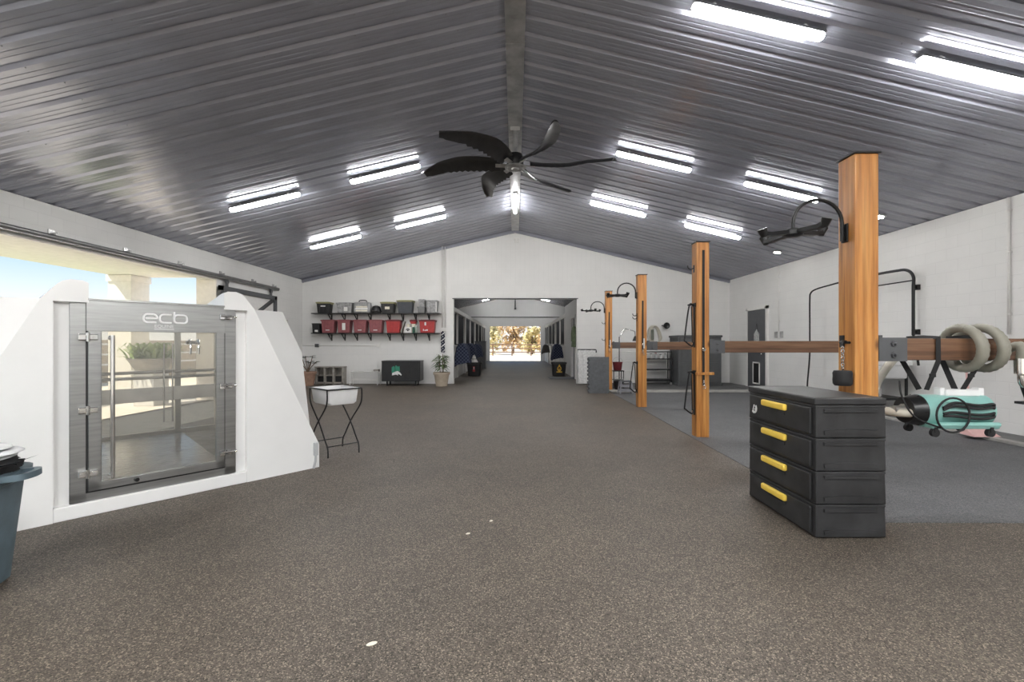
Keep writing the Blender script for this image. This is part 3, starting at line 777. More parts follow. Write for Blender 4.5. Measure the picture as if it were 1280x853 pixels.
# ================================================================== WOODEN POSTS, BEAMS AND THEIR FITTINGS
PX0, PW = 2.71, 0.19
PY = [3.63, 6.80, 10.03, 13.60]; PZ = [2.92, 2.92, 2.92, 2.97]
plab = ['stained square wooden post nearest the viewer, behind the drawer unit', 'stained wooden post carrying two folding racks, second from the front',
        'stained wooden post third from the front with a small step stool behind', 'stained wooden post farthest away, beside the standing rubber mats']
for i in range(4):
    p = thing('timber_post', plab[i], 'post', (PX0+PW/2, PY[i]+PW/2, 0), 0, 'wooden grooming stall posts')
    m = MB(); h = PZ[i]; w = PW/2
    m.box((0, 0, h/2), (PW, PW, h), bev=.008)
    m.build('shaft', POSTW, p)
    m = MB(); m.box((0, 0, h+.008), (PW+.025, PW+.025, .016), bev=.003); m.build('cap', BLKMET, p)
    if i:
        m = MB(); m.bx(-.012, .022, -w-.012, -w-.002, .78 if i == 1 else 1.25, 2.80 if i == 1 else 2.35); m.build('strap_groove', BLKRUB, p)
    # eye bolt and cross tie snap on the front
    z = [1.9, 1.315, 1.38, 1.35][i]
    if i:
        m = MB(); m.tube(arc((.005, -w-.02, z), .022, 0, 2*PI, 16)[:-1], .007, closed=True); m.cyl((.005, -w, z), (.005, -w-.022, z), .012); m.build('eye_ring', CHROME, p)
        m = MB(); zz = [0, .80, 1.22, 1.2][i]
        m.tube(arc((.005, -w-.02, zz), .016, 0, 2*PI, 12)[:-1], .005, closed=True); m.cyl((.005, -w-.02, zz+.018), (.005, -w-.02, zz+.06), .010)
        m.tube(arc((.008, -w-.02, zz-.045), .024, -2.4, 2.2, 12), .006); m.build('snap_hook', CHROME, p)
    if i >= 2:
        m = MB(); m.cyl((.03, -w-.015, 1.30), (.03, -w-.015, 1.52), .014); m.build('white_handle', LABELW, p)
    # small coat hooks on the corridor side
    for zz in ([], [2.53, 2.5], [2.02, 1.95], [2.0, 1.5])[i][:1 if i == 1 else 2]:
        m = MB(); m.bx(-w-.008, -w, -.02, .02, zz-.05, zz+.06); m.tube(smooth_path([(-w-.004, 0, zz+.02), (-w-.05, 0, zz+.0), (-w-.09, 0, zz+.02), (-w-.095, 0, zz+.055)]), .008); m.build('coat_hook', BLKMET, p)
    if i == 0:
        m = MB(); m.bx(-w-.008, -w, .02, .07, 1.37, 1.47); m.tube(smooth_path([(-w, .0, 1.42), (-w-.05, -.02, 1.42), (-w-.06, -.03, 1.38)]), .008); m.tube([(-w-.01, -.05, 1.41), (-w-.01, .06, 1.41)], .010); m.build('tie_hook', BLKMET, p)
blab = ['weathered brown beam in front, running right from the nearest post', 'weathered brown beam from the second post towards the right wall',
        'weathered brown beam behind the second post, running from the third post', 'short-looking brown beam starting at the farthest post']
for i in range(4):
    x0 = PX0+PW+.002
    b = thing('timber_beam', blab[i], 'beam', (x0, PY[i]+PW/2, 1.355), 0, 'horizontal grooming stall beams'); b['kind'] = 'thing'
    m = MB(); ln = XR-x0 if i < 3 else 1.9; m.box((ln/2-.004, 0, 0), (ln-.012, .14, .175), bev=.008); m.build('timber', BEAMW, b)
    m = MB(); m.bx(0, .24, -.078, -.071, -.095, .095); m.bx(0, .24, .071, .078, -.095, .095); m.bx(-.0, .012, -.078, .078, -.095, .095)
    for z in (-.045, .045):
        m.cyl((.13, -.078, z), (.13, -.092, z), .024, seg=6); m.cyl((.13, -.09, z), (.13, -.115, z), .011)
    m.bx(.03, .08, -.03, .03, .09, .115)
    m.build('steel_bracket', DGREY, b)
# underside trough seen below the second beam's left end
# ------------------------------------------------------------------ tack hanger arms
def hanger(i, z, label, rz, tilt=0.0):
    h = thing('tack_hanger', label, 'tack hook', (PX0-.003, PY[i]+.10, z), 0, 'arched tack hangers on the posts')
    m = MB(); m.bx(-.014, 0, -.035, .035, -.06, .09, .004)
    for zz in (-.04, .06): m.cyl((-.014, 0, zz), (-.022, 0, zz), .010, seg=6)
    m.build('bracket', BLKMET, h)
    R = .20
    pts = [(-.03, 0, -.05), (-.03, 0, .08)] + [(-.03-R+math.cos(t)*R, 0, .10+math.sin(t)*R*.95) for t in [PI*k/14 for k in range(0, 15)]] + [(-.03-2*R, 0, .045)]
    m = MB(); m.tube(pts, .014, seg=10); m.build('arched_arm', BLKMET, h)
    m = MB(); c = Vector((-.03-2*R, 0, .02))
    m.lathe([(.05, .03), (.075, .015), (.075, -.02), (.04, -.035)], c, seg=18); m.build('hub', BLKMET, h)
    for k in range(4):
        a = rz+k*PI/2
        d = Vector((math.cos(a), math.sin(a), 0)); dz = -tilt*d.x
        P = [c+d*.05+Vector((0, 0, .0)), c+d*.24+Vector((0, 0, -.012+dz*.18)), c+d*.28+Vector((0, 0, -.005+dz*.24)), c+d*.305+Vector((0, 0, .035+dz*.24))]
        m = MB(); m.tube(P[:3], .02, flat=(.06, .032)); m.cyl(P[2]+Vector((0, 0, -.02)), P[3], .026, .040, seg=12); m.build('prong', BLKMET, h)
hanger(0, 2.29, 'black arched tack hanger on the nearest wooden post', .25, -.10)
hanger(2, 2.46, 'black arched tack hanger on the third wooden post', .6)
hanger(3, 2.38, 'black arched tack hanger on the farthest wooden post', .3)
# ------------------------------------------------------------------ folding racks
def rack(i, ztop, label, h=.62, w=.10):
    r = thing('saddle_rack', label, 'saddle rack', (PX0-.004, PY[i]+.07, ztop), 0, 'folding racks on the posts')
    m = MB(); m.bx(-.012, 0, -.05, .05, -.03, .03); m.bx(-.10, .0, -.015, .015, -.012, .012); m.bx(-.012, 0, -.02, .02, -h-.02, 0); m.build('wall_plate', BLKMET, r)
    P = [(-.03, -.02, -.01), (-.10, -.05, -.02), (-.17, -.06, -h*.80), (-.16, -.06, -h*.88), (-.05, -.03, -h), (-.02, -.02, -h*.9)]
    m = MB(); m.tube(smooth_path(P, 5), .012, seg=8); m.build('rail_loop', BLKMET, r)
    m = MB(); m.tube([(-.06, -.03, -.02), (-.045, -.02, -h*.55), (-.04, -.02, -h*.92)], .009); m.build('strut', BLKMET, r)
rack(1, 1.985, 'upper black folding rack on the second wooden post')
rack(1, .97, 'lower black folding rack on the second wooden post')
rack(2, .98, 'black folding rack low on the third wooden post', h=.65)
# bar across the second post, above the lower rack
m = MB(); m.bx(-.12, .16, -.012, .012, -.02, .02, .004); o = m.build('wooden_peg_bar', POSTW); o.location = (PX0+PW/2, PY[1]-.018, .955)
tag(o, 'short flat wooden bar across the front of the second post', 'peg bar')
# rubber weight hanging on the nearest post
wt = thing('hanging_block', 'black ribbed rubber block hanging on a chain from the nearest post', 'hanging block', (PX0-.085, PY[0]+.02, 1.05))
m = MB(); m.lathe([(.055, .015), (.066, .03), (.068, .06), (.066, .09), (.068, .115), (.060, .135), (.02, .138)], seg=20); m.xf(Matrix.Translation((0, 0, -.0))); m.build('block', BLKRUB, wt)
m = MB()
for k in range(7): m.tube(arc((0, 0, .155+k*.027), .013, 0, 2*PI, 8, 'xz' if k % 2 else 'yz')[:-1], .0045, closed=True, seg=6)
m.build('chain', CHROME, wt)

# ================================================================== BLACK DRAWER UNIT
du = thing('drawer_unit', 'dusty black plastic four-drawer storage unit with yellow handles', 'drawer unit', (2.155, 3.27, 0))
W, D, H = .505, .93, 1.015
m = MB(); m.box((W/2, D/2, H-.03), (W+.012, D+.012, .055), bev=.012); m.build('top', BLKDUST, du)
dh = (H-.06)/4
for k in range(4):
    z0 = .004+k*dh; z1 = z0+dh
    m = MB()
    # stacked frame: side faces with horizontal swages
    m.box((W/2+.005, D/2, (z0+z1)/2), (W-.006, D-.006, dh-.005), bev=.010, taper=1.015)
    m.box((W/2+.005, D/2, z1-.012), (W-.002, D-.002, .018), bev=.005)
    m.box((W/2+.005, D/2, z0+.010), (W-.0, D-.0, .014), bev=.005)
    # arched swages on the end face
    for zz, s in ((z1-.04, .016), (z0+.04, .024)):
        P = [(W*.12+W*.76*j/10, -.001, zz+(.010*math.sin(PI*j/10) if s > .02 else 0)) for j in range(11)]
        m.tube(P, .011, flat=(.022, s*1.3))
    fr_ = m.build('drawer_case', BLKDUST, du)
    m = MB(); m.box((-.004, D/2, (z0+z1)/2), (.022, D-.08, dh-.045), bev=.008)
    m.tube([(-.016, D*.37, z0+dh*.52), (-.016, D*.63, z0+dh*.52)], .01, flat=(.012, .022))
    dr = m.build('drawer', BLKDUST, fr_)
    m = MB(); zc_ = z0+dh*.74
    P = [(-.022, D*.5-.17, zc_-.018), (-.024, D*.5+.17, zc_-.018), (-.024, D*.5+.155, zc_+.020), (-.022, D*.5-.155, zc_+.020)]
    m.box((-.026, D*.52, zc_), (.036, .34, .054), bev=.016, seg=3); m.build('handle', YELLOW, fr_)
m = MB()
zz = H-.06-dh*.55
m.tube(arc((-.018, D*.86, zz), .034, 2.3, 5.6, 10, 'yz'), .008, flat=(.006, .020)); m.tube([(-.018, D*.86, zz+.03), (-.018, D*.88, zz-.01), (-.018, D*.845, zz-.005)], .006)
m.build('white_emblem', LOGOW, du)

# ================================================================== RIGHT: HOSE, VACUUM, STRAPS, SINK, BOOM
YB0 = PY[0]+PW/2       # beam axis
vac = thing('grooming_vacuum', 'teal cylinder grooming vacuum slung under the front beam', 'vacuum cleaner', (3.54, YB0, .86))
m = MB(); m.cyl((-.26, 0, 0), (.27, 0, 0), .125, seg=28); m.lathe([(.125, 0), (.115, .03), (.06, .045), (0, .048)], (0, 0, 0), seg=28) if False else None
m.cyl((.27, 0, 0), (.30, 0, 0), .125, .10, seg=28); m.bx(-.24, .29, -.135, .135, -.135, -.10, .012)
m.tube([(-.2, -.13, -.10), (.28, -.13, -.10)], .02); m.build('body', TEAL, vac)
m = MB(); m.cyl((-.36, 0, 0), (-.26, 0, 0), .105, .128, seg=28)
for k in range(10):
    a = k*PI/5; m.cyl((-.355, math.cos(a)*.075, math.sin(a)*.075), (-.27, math.cos(a)*.12, math.sin(a)*.12), .012, seg=6)
m.build('motor_end', BLKMET, vac)
m = MB(); m.cyl((-.37, 0, 0), (-.35, 0, 0), .05); m.cyl((-.45, 0, .0), (-.36, 0, 0), .036); m.build('hose_port', STEELD, vac)
m = MB(); m.bx(-.06, .22, -.05, .05, .115, .17, .012); m.bx(-.09, -.05, -.03, .03, .12, .185, .006); m.bx(.22, .27, -.03, .03, .11, .18, .006); m.build('carry_handle', TUBW, vac)
m = MB()
for zo in (.055, .03, -.02, -.05): m.tube(smooth_path([(-.16, -.135, zo*.6), (-.08, -.145, zo+.02), (.1, -.15, zo), (.22, -.145, zo+.01), (.27, -.09, zo*.4)], 5), .011, seg=8)
m.tube([Vector((-.11+math.cos(t)*.13, -.16, -.02+math.sin(t)*.135)) for t in [2*PI*k/28 for k in range(28)]], .008, closed=True)
m.tube(smooth_path([(-.2, -.15, -.12), (-.36, -.10, -.04), (-.42, -.05, .12), (-.41, -.02, .24)]), .007)
m.build('power_cord', BLKRUB, vac)
for x in (-.22, .22):
    for yy in (-.12, .12):
        m = MB(); m.cyl((x, yy-.014, -.165), (x, yy+.014, -.165), .032, seg=14); m.bx(x-.012, x+.012, yy-.02, yy+.02, -.16, -.12); m.build('caster', BLKRUB, vac)
# slings
def sling(x, label, dx):
    s = thing('strap_sling', label, 'strap', (x, YB0, 1.355), 0, 'black straps slinging the vacuum')
    m = MB()
    lo = Vector((dx, -.0, -.33))
    P = [lo+Vector((.012, -.02, 0)), (0, -.083, -.095), (0, -.082, .094), (-.05, .0, .097), (-.10, .082, .094), (-.15, .082, -.092), lo+Vector((-.012, .02, 0))]
    m.tube(P, .02, flat=(.040, .006, (0, 1, .15))); m.build('webbing', BLKRUB, s)
    m = MB(); m.box(Vector((dx*.6+.01, -.055, -.21)), (.05, .012, .03), bev=.003); m.build('buckle', BLKMET, s)
sling(3.385, 'left black strap looped over the front beam holding the vacuum', -.05)
sling(3.72, 'black strap beside the hose coil holding the vacuum', -.09)
# coiled hose over beam
hs = thing('vacuum_hose', 'fat grey corrugated vacuum hose coiled over the front beam', 'hose', (3.745, YB0, 1.355))
pts = []
cx = .0
for k in range(0, 101):
    t = k/100*2*PI*3.6+PI*.6
    r = .155
    pts.append(Vector((-.15+.30*k/100+.05*math.sin(t*.5), math.cos(t)*.17, .01+math.sin(t)*(.165))))
end = pts[-1]
tail = smooth_path([end, end+Vector((.06, -.07, .02)), Vector((.20, -.165, .03)), Vector((.205, -.17, -.10))], 6)[1:]
allp = []
for a_, b_ in zip(pts+tail[:-1], (pts+tail)[1:]): allp += [a_, (a_+b_)/2]
m = MB(); m.tube(allp, [.033 if i % 2 else .036 for i in range(len(allp))], seg=12); m.build('coil', HOSE, hs, sharp=1.2)
m = MB(); t0 = Vector((.205, -.17, -.10)); m.cyl(t0+Vector((0, 0, .03)), t0+Vector((0, 0, -.09)), .042, .040, seg=16); m.cyl(t0+Vector((-.03, -.02, -.09)), t0+Vector((.03, -.02, -.09)), .012)
m.tube(smooth_path([t0+Vector((0, 0, -.08)), t0+Vector((.005, 0, -.15)), t0+Vector((.035, 0, -.20))]), .022, seg=12); m.build('nozzle', CHROME, hs)
m = MB(); m.cyl(t0+Vector((.03, 0, -.19)), t0+Vector((.075, 0, -.30)), .027, .030); m.bx(.205-.02, .205+.12, -.20, -.14, -.425, -.405); m.build('nozzle_grip', BLKRUB, hs)
# beige hose from the vacuum up to the beam and down to floor
h2 = MB(); h2.tube(smooth_path([(3.30, YB0-.03, .86), (3.16, YB0-.05, .84), (3.07, YB0+.12, .86), (3.22, YB0+.35, 1.0), (3.48, YB0+.50, 1.22), (3.62, YB0+.5, 1.32), (3.62, YB0+.36, 1.30)], 8), .034, seg=12)
o = h2.build('supply_hose', BEIGEHOSE); tag(o, 'beige hose running from the vacuum end up behind the front beam', 'hose')
# utility sink and counter against the right wall
sk = thing('utility_sink', 'white utility sink on black legs against the right wall', 'sink', (7.1, 9.0, .04))
m = MB(); m.bx(-.33, .33, -.5, .5, .95, 1.05, .02); m.bx(-.28, .28, -.45, .45, .70, .96, .03); m.build('basin', TUBW, sk)
for x in (-.27, .27):
    for y in (-.42, .42): m = MB(); m.cyl((x, y, 0), (x, y, .8), .025); m.cyl((x, y, 0), (x, y, .02), .04); m.build('leg', BLKMET, sk)
m = MB(); m.bx(-.3, .3, -.46, .46, .30, .34); m.build('shelf', BLKMET, sk)
m = MB(); m.tube(smooth_path([(.26, .05, 1.04), (.26, .05, 1.22), (.14, .05, 1.27), (.05, .05, 1.20)]), .014); m.cyl((.26, -.1, 1.05), (.26, -.1, 1.10), .02); m.cyl((.26, .2, 1.05), (.26, .2, 1.10), .02); m.build('tap', CHROME, sk)
# little cabinet parts under the beam seen between sink legs
for k, (yy, lab) in enumerate(((9.5, 'white spray bottle under the sink, farther one'), (9.15, 'white jug under the sink, nearer one'))):
    m = MB(); m.lathe([(.05, 0), (.06, .02), (.06, .14), (.03, .18), (.018, .19), (.018, .22), (.0, .225)], seg=14); o = m.build('bottle', LABELW); o.location = (7.05, yy-.3, .38); tag(o, lab, 'bottle', 'bottles on the sink shelf')
# pink dustpan
dp = thing('lobby_dustpan', 'pink long-handled dustpan standing by the right wall', 'dustpan', (6.84, 6.72, .05))
m = MB(); m.mesh([(-.20, -.13, .0), (.20, -.13, .0), (.15, .13, .0), (-.15, .13, .0), (-.18, -.12, .012), (.18, -.12, .012), (.15, .13, .15), (-.15, .13, .15)], [(0, 1, 2, 3), (0, 1, 5, 4), (1, 2, 6, 5), (2, 3, 7, 6), (3, 0, 4, 7), (4, 5, 6, 7)])
m.build('pan', PINK, dp)
m = MB(); m.cyl((0, .11, .10), (.02, .20, .95), .016); m.build('stick', PINK, dp)
# swing boom on the right wall
bm_ = thing('swing_boom', 'black wall-mounted swing boom pipe with dangling hose on the right wall', 'hose boom', (7.42, 8.45, 1.5))
for z in (.12, .95): m = MB(); m.bx(.02, .078, -.03, .03, z-.05, z+.05); m.cyl((-.02, 0, z), (.03, 0, z), .02); m.build('wall_mount', BLKMET, bm_)
m = MB(); m.tube(smooth_path([(-.03, 0, .06), (-.03, 0, .9), (-.03, 0, 1.15), (-.06, .10, 1.28), (-.12, .3, 1.30), (-.2, .9, 1.29), (-.22, 1.4, 1.28)], 6), .027, seg=10)
m.tube([(-.03, .02, 1.08), (-.20, 1.15, 1.06)], .013); m.build('arm', BLKMET, bm_)
m = MB(); m.tube(smooth_path([(-.22, 1.35, 1.28), (-.25, 1.9, 1.24), (-.27, 2.35, 1.20), (-.27, 2.56, 1.13), (-.27, 2.60, .95), (-.27, 2.60, .2), (-.26, 2.62, -.4), (-.30, 2.64, -1.05), (-.30, 2.66, -1.40)], 8), .018, seg=8)
m.tube(smooth_path([(-.03, 0, .08), (-.03, -.02, -.05), (-.05, -.08, -.2), (-.02, -.10, -.5)]), .02, seg=8); m.build('water_hose', BLKRUB, bm_)
# door in right wall
dr = thing('service_door', 'dark grey door with pet flap in the right wall near the corner', 'door', (XR-.002, 13.55, .04))
m = MB(); m.bx(-.05, 0, 0, 1.03, 0, 2.40, .004); m.build('door_leaf', DGREY, dr)
m = MB()
for (a, b, c, d) in ((-.10, -.01, 0, 2.5), (1.04, 1.13, 0, 2.5), (-.10, 1.13, 2.41, 2.5)): m.bx(-.06, 0, a, b, c, d)
m.build('door_frame', PAINT, dr)
m = MB()
for (a, b, c, d) in ((.30, .34, .12, .80), (.66, .70, .12, .80), (.30, .70, .76, .80), (.30, .70, .12, .16)): m.bx(-.07, -.05, a, b, c, d)
m.build('pet_flap_frame', LABELW, dr)
m = MB(); m.bx(-.062, -.05, .34, .66, .16, .76); m.build('pet_flap', BLACK, dr)
m = MB(); m.cyl((-.05, .10, 1.05), (-.10, .10, 1.05), .014); m.ball((-.115, .10, 1.05), .03); m.build('knob', CHROME, dr)
sg = thing('door_sign', 'small pale house-shaped sign hung on the dark door', 'sign', (XR-.058, 14.02, 1.62))
m = MB(); m.prism([(0, -.14, -.18), (0, .14, -.18), (0, .14, .08), (0, .0, .22), (0, -.14, .08)], (-.018, 0, 0), (0, 0, 0)); m.build('board', M_('sign_board', (.42, .43, .42), .6, var=.4, scale=25), sg)
m = MB(); m.tube([(-.01, -.08, .12), (-.006, 0, .40), (-.01, .08, .12)], .004); m.build('string', BLKRUB, sg)
for k, y in enumerate((13.05, 12.78)):
    m = MB(); m.bx(-.045, 0, -.055, .055, -.09, .09, .006); m.bx(-.052, -.045, -.012, .012, -.03, .03); o = m.build('switch_box', GALV); o.location = (XR-.001, y, 1.66)
    tag(o, ['grey switch box beside the dark door, nearer to it', 'grey switch box beside the dark door, farther from it'][k], 'switch box', 'switch boxes by the door')
for k, (y, z0, z1, lab) in enumerate(((12.92, 1.75, 3.62, 'thin white conduit rising from the switch boxes to the ceiling'), (6.90, 1.55, 3.62, 'white conduit on the right wall above the hose coil'))):
    m = MB(); m.cyl((0, 0, 0), (0, 0, z1-z0), .014 if k == 0 else .02, seg=10)
    for zz in (.3, (z1-z0)*.6, z1-z0-.2): m.bx(-.018, .018, -.035, .035, zz-.012, zz+.012)
    o = m.build('wall_conduit', PAINT); o.location = (XR-.02, y, z0); tag(o, lab, 'conduit')
# ================================================================== BACK WALL, LEFT: SHELVES AND BINS
def shelf(z, x0, x1, label):
    s = thing('wall_shelf', label, 'shelf', ((x0+x1)/2, YB-.002, z), 0, 'long black wall shelves')
    h = (x1-x0)/2
    m = MB(); m.bx(-h, h, -.38, 0, 0, .03, .004); m.build('board', BLKMET, s)
    for px in (414.9, 431.6, 447, 464, 487.9, 504.6, 520.4, 537):
        x = (px-644)/F*YB-(x0+x1)/2
        m = MB(); m.bx(x-.018, x+.018, -.34, 0, -.02, 0); m.bx(x-.018, x+.018, -.02, 0, -.24, 0); m.tube([(x, -.33, -.012), (x, -.012, -.225)], .01, flat=(.03, .02)); m.build('bracket', BLKMET, s)
ZU, ZL = 2.425, 1.745
shelf(ZU, -6.98, -2.58, 'upper of the two long black wall shelves, holding black and clear totes')
shelf(ZL, -6.98, -2.62, 'lower of the two long black wall shelves, holding the red bins')
def tote(name, label, cat, x0, x1, z, h, mat, lid=None, lab=None, group=None, d=.34, taper=.88, y=None, rim=True, labpos=(0, .45), labsz=(.3, .22)):
    w = x1-x0; y = (YB-.02-d/2) if y is None else y
    b = thing(name, label, cat, ((x0+x1)/2, y, z), 0, group)
    m = MB(); m.box((0, 0, h/2), (w*.94, d*.94, h-.002), bev=.015, taper=taper)
    for k in (-.26, 0, .26):
        m.box((k*w, -d*.455, h*.5), (.018, .016, h*.8), bev=.004)
    m.build('body', mat, b)
    m = MB(); m.box((0, 0, h-.022), (w, d, .030), bev=.008)
    if lid: m.box((0, 0, h+.002), (w+.02, d+.02, .026), bev=.009); m.box((0, 0, h+.018), (w*.8, d*.8, .014), bev=.005)
    for s in (-1, 1): m.box((s*w*.5, 0, h-.05), (.03, .12, .025), bev=.006)
    m.build('lid' if lid else 'rim', lid or mat, b)
    if lab is not None:
        m = MB(); m.box((w*labpos[0], -d*.475, h*labpos[1]), (w*labsz[0], .008, h*labsz[1]), bev=.002); m.build('label_sticker', lab, b)
    return b
ZU += .0305; ZL += .0305
G = 'totes on the upper shelf'
tote('storage_tote', 'black storage tote with yellow-green lid at the left end of the upper shelf', 'storage tote', -6.82, -6.34, ZU, .36, BLACK, OLIVE, LABELW, G, labpos=(0, .66), labsz=(.34, .12))
tote('storage_tote', 'cloudy clear tote beside the leftmost black tote', 'storage tote', -6.14, -5.58, ZU, .34, TOTEGREY, TOTEGREY, LABELW, G, labpos=(.1, .4), labsz=(.22, .4))
bg_ = thing('zip_bag', 'clear zip bag full of magazines with a carry handle on the upper shelf', 'bag', (-5.26, YB-.20, ZU), 0)
m = MB(); m.box((0, 0, .19), (.54, .30, .38), bev=.05, seg=3, taper=1.06); m.build('pouch', TOTEGREY, bg_)
m = MB(); m.tube(smooth_path([(-.14, 0, .37), (-.10, 0, .44), (.10, 0, .44), (.14, 0, .37)]), .018); m.build('carry_handle', CABGREY, bg_)
for k, (z, w, mt) in enumerate(((.08, .40, CREAMP), (.15, .42, LABELW), (.21, .38, CREAMP))):
    m = MB(); m.box((0, -.152, z), (w, .012, .055), rz=.0, bev=.004); m.build('magazine_bundle', mt, bg_)
hl = thing('riding_helmet', 'dark rounded helmet on the upper shelf between the magazine bag and a black tote', 'helmet', (-4.79, YB-.24, ZU))
m = MB(); m.lathe([(.15, .0), (.165, .06), (.155, .15), (.115, .23), (.05, .265), (0, .27)], seg=24, sy=1.05); m.build('shell', BLACK, hl)
m = MB(); m.lathe([(.172, .05), (.178, .065), (.17, .08)], seg=24, sy=1.05); m.box((0, -.21, .07), (.20, .10, .014), bev=.006); m.build('peak', CABGREY, hl)
tote('storage_tote', 'black tote with pale yellow lid and cream label, middle of the upper shelf', 'storage tote', -4.62, -4.14, ZU, .36, BLACK, OLIVE, CREAMP, G, labpos=(0, .48), labsz=(.34, .25))
tote('storage_tote', 'large slate-dark tote with lid, tallest dark one on the upper shelf', 'storage tote', -4.06, -3.50, ZU, .42, M_('slate_plastic', (.045, .05, .06), .5), OLIVE, None, G)
tote('small_bin', 'small grey bin squeezed between the slate tote and the clear end tote', 'bin', -3.36, -3.10, ZU, .22, M_('grey_bin_plastic', (.20, .20, .20), .5), None, None, G)
tote('small_bin', 'small clear box stacked on top of the small grey bin', 'bin', -3.33, -3.11, ZU+.222, .24, TOTEGREY, TOTEGREY, None, G, d=.26)
tote('storage_tote', 'clear lidded tote at the right end of the upper shelf', 'storage tote', -3.06, -2.66, ZU, .42, TOTEGREY, TOTEGREY, LABELW, G, labpos=(.38, .5), labsz=(.06, .8))
tote('milk_crate', 'black open crate at the left end of the lower shelf', 'crate', -6.97, -6.70, ZL, .33, BLACK, None, LABELW, None, labpos=(.1, .2), labsz=(.4, .2))
G = 'red bins on the lower shelf'
nm = ['dusty red bin next to the black crate on the lower shelf', 'dusty red bin with a tall pale picture sticker, lower shelf', 'dusty red bin third from the black crate, lower shelf', 'dusty red bin just left of the brighter red ones, lower shelf']
for k, (a, b) in enumerate(((-6.66, -6.19), (-6.11, -5.65), (-5.56, -5.09), (-5.03, -4.55))):
    tote('storage_bin', nm[k], 'bin', a, b, ZL, .43, REDMUT, REDMUT, LABELW, G, labpos=(0, .22) if k != 1 else (.02, .5), labsz=(.28, .07) if k != 1 else (.24, .55))
tote('storage_bin', 'bright red bin beside the leaning brown board, lower shelf', 'bin', -4.44, -3.93, ZL, .43, RED, REDDK, None, G)
jb = tote('storage_bin', 'bright red bin with white print at the right end of the lower shelf', 'bin', -3.30, -2.74, ZL, .43, RED, REDDK, LOGOW, G, labpos=(-.10, .72), labsz=(.10, .26))
m = MB()
for x, z, w_, h_ in ((-.12, .10, .03, .06), (-.06, .085, .05, .03), (.0, .095, .06, .045)): m.box((x, -.163, z), (w_, .008, h_), bev=.002)
m.build('print_mark', LOGOW, jb)
m = MB(); m.box((0, 0, .20), (.035, .22, .40), ry=.30, bev=.004); o = m.build('picture_board', GREYWOOD); o.location = (-3.87, YB-.20, ZL+.012); tag(o, 'brown board leaning between the red bin and the small picture', 'board')
pc = thing('framed_picture', 'small white picture with a dark drawing propped on the lower shelf', 'picture', (-3.685, YB-.30, ZL))
m = MB(); m.box((0, 0, .10), (.24, .02, .20), bev=.004); m.build('panel', LABELW, pc)
m = MB(); m.tube([(math.cos(t)*.055, -.014, .09+math.sin(t)*.05) for t in [PI*k/10 for k in range(11)]], .014); m.box((0, -.012, .085), (.05, .006, .05)); m.build('drawing', BLACK, pc)
cb = thing('cardboard_box', 'cream box behind the small picture on the lower shelf', 'box', (-3.60, YB-.13, ZL))
m = MB(); m.box((0, 0, .155), (.30, .22, .31), bev=.008); m.build('carton', CREAMP, cb)
m = MB(); m.bx(-.04, .04, -.112, .112, .02, .314); m.build('tape', GREYWOOD, cb)
tote('storage_bin', 'little red tub on top of the cream box', 'bin', -3.64, -3.42, ZL+.316, .12, RED, REDDK, None, None, d=.2, y=YB-.13)
for k, (x, mt, h, lab) in enumerate(((-3.49, M_('dark_green_can', (.02, .09, .06), .4), .21, 'dark green canister beside the small picture'), (-3.40, M_('pale_green_can', (.33, .40, .35), .4), .24, 'pale green canister beside the red end bin'))):
    cn = thing('canister', lab, 'canister', (x, YB-.30, ZL), 0, 'canisters on the lower shelf')
    m = MB(); m.lathe([(.038, 0), (.042, .01), (.042, h-.03), (.035, h-.01)], seg=16); m.build('can', mt, cn)
    m = MB(); m.lathe([(.036, h-.012), (.036, h+.012), (0, h+.014)], seg=16); m.build('cap', LABELW, cn)
# conduits, boxes and the hanging leash
m = MB(); m.cyl((0, 0, 0), (0, 0, 2.84), .022, seg=10); m.cyl((.10, 0, 0), (.10, 0, 2.82), .022, seg=10)
for z in (.4, 1.3, 2.2): m.bx(-.05, .15, .0, .03, z, z+.03)
m.bx(-.04, .14, -.05, .03, -.12, .0)
o = m.build('wall_conduit', PAINT); o.location = (-2.545, YB-.035, 1.96); tag(o, 'pair of white conduits rising up the end wall gable', 'conduit')
m = MB(); m.cyl((0, 0, 0), (2.58, 0, 0), .012, seg=8)
for x in (.5, 1.3, 2.1): m.bx(x-.01, x+.01, -.015, .015, -.03, .03)
o = m.build('wall_conduit', PAINT); o.location = (-7.43, YB-.018, 1.34); tag(o, 'thin horizontal white conduit under the shelves', 'conduit')
for x, mt, lab in ((-6.93, CABGREY, 'dark outlet box near the corner under the shelves'), (-4.78, PAINT, 'white outlet box at the end of the horizontal conduit')):
    m = MB(); m.bx(-.065, .065, -.05, 0, -.06, .06, .006); m.bx(-.03, .03, -.056, -.05, -.04, .04); o = m.build('outlet_box', mt); o.location = (x, YB-.001, 1.34); tag(o, lab, 'outlet box', 'outlet boxes under the shelves')
ls = thing('braided_leash', 'navy and white braided leash hanging below the white conduits', 'leash', (-2.52, YB-.06, 1.84))
m = MB()
for ph in (0, PI): m.tube([(math.sin(k*.55+ph)*.05, math.cos(k*.55+ph)*.025, -.03-k*.018) for k in range(40)], .024, seg=6)
m.build('navy_strand', NAVY, ls)
m = MB(); m.tube([(math.sin(k*.55+PI/2)*.05, math.cos(k*.55+PI/2)*.03-.01, -.05-k*.018) for k in range(37)], .020, seg=6); m.build('white_strand', LABELW, ls)
m = MB(); m.tube([(0, .05, .02), (0, 0, .03), (0, -.02, 0), (0, 0, -.04)], .012); m.build('hook', BLKMET, ls)
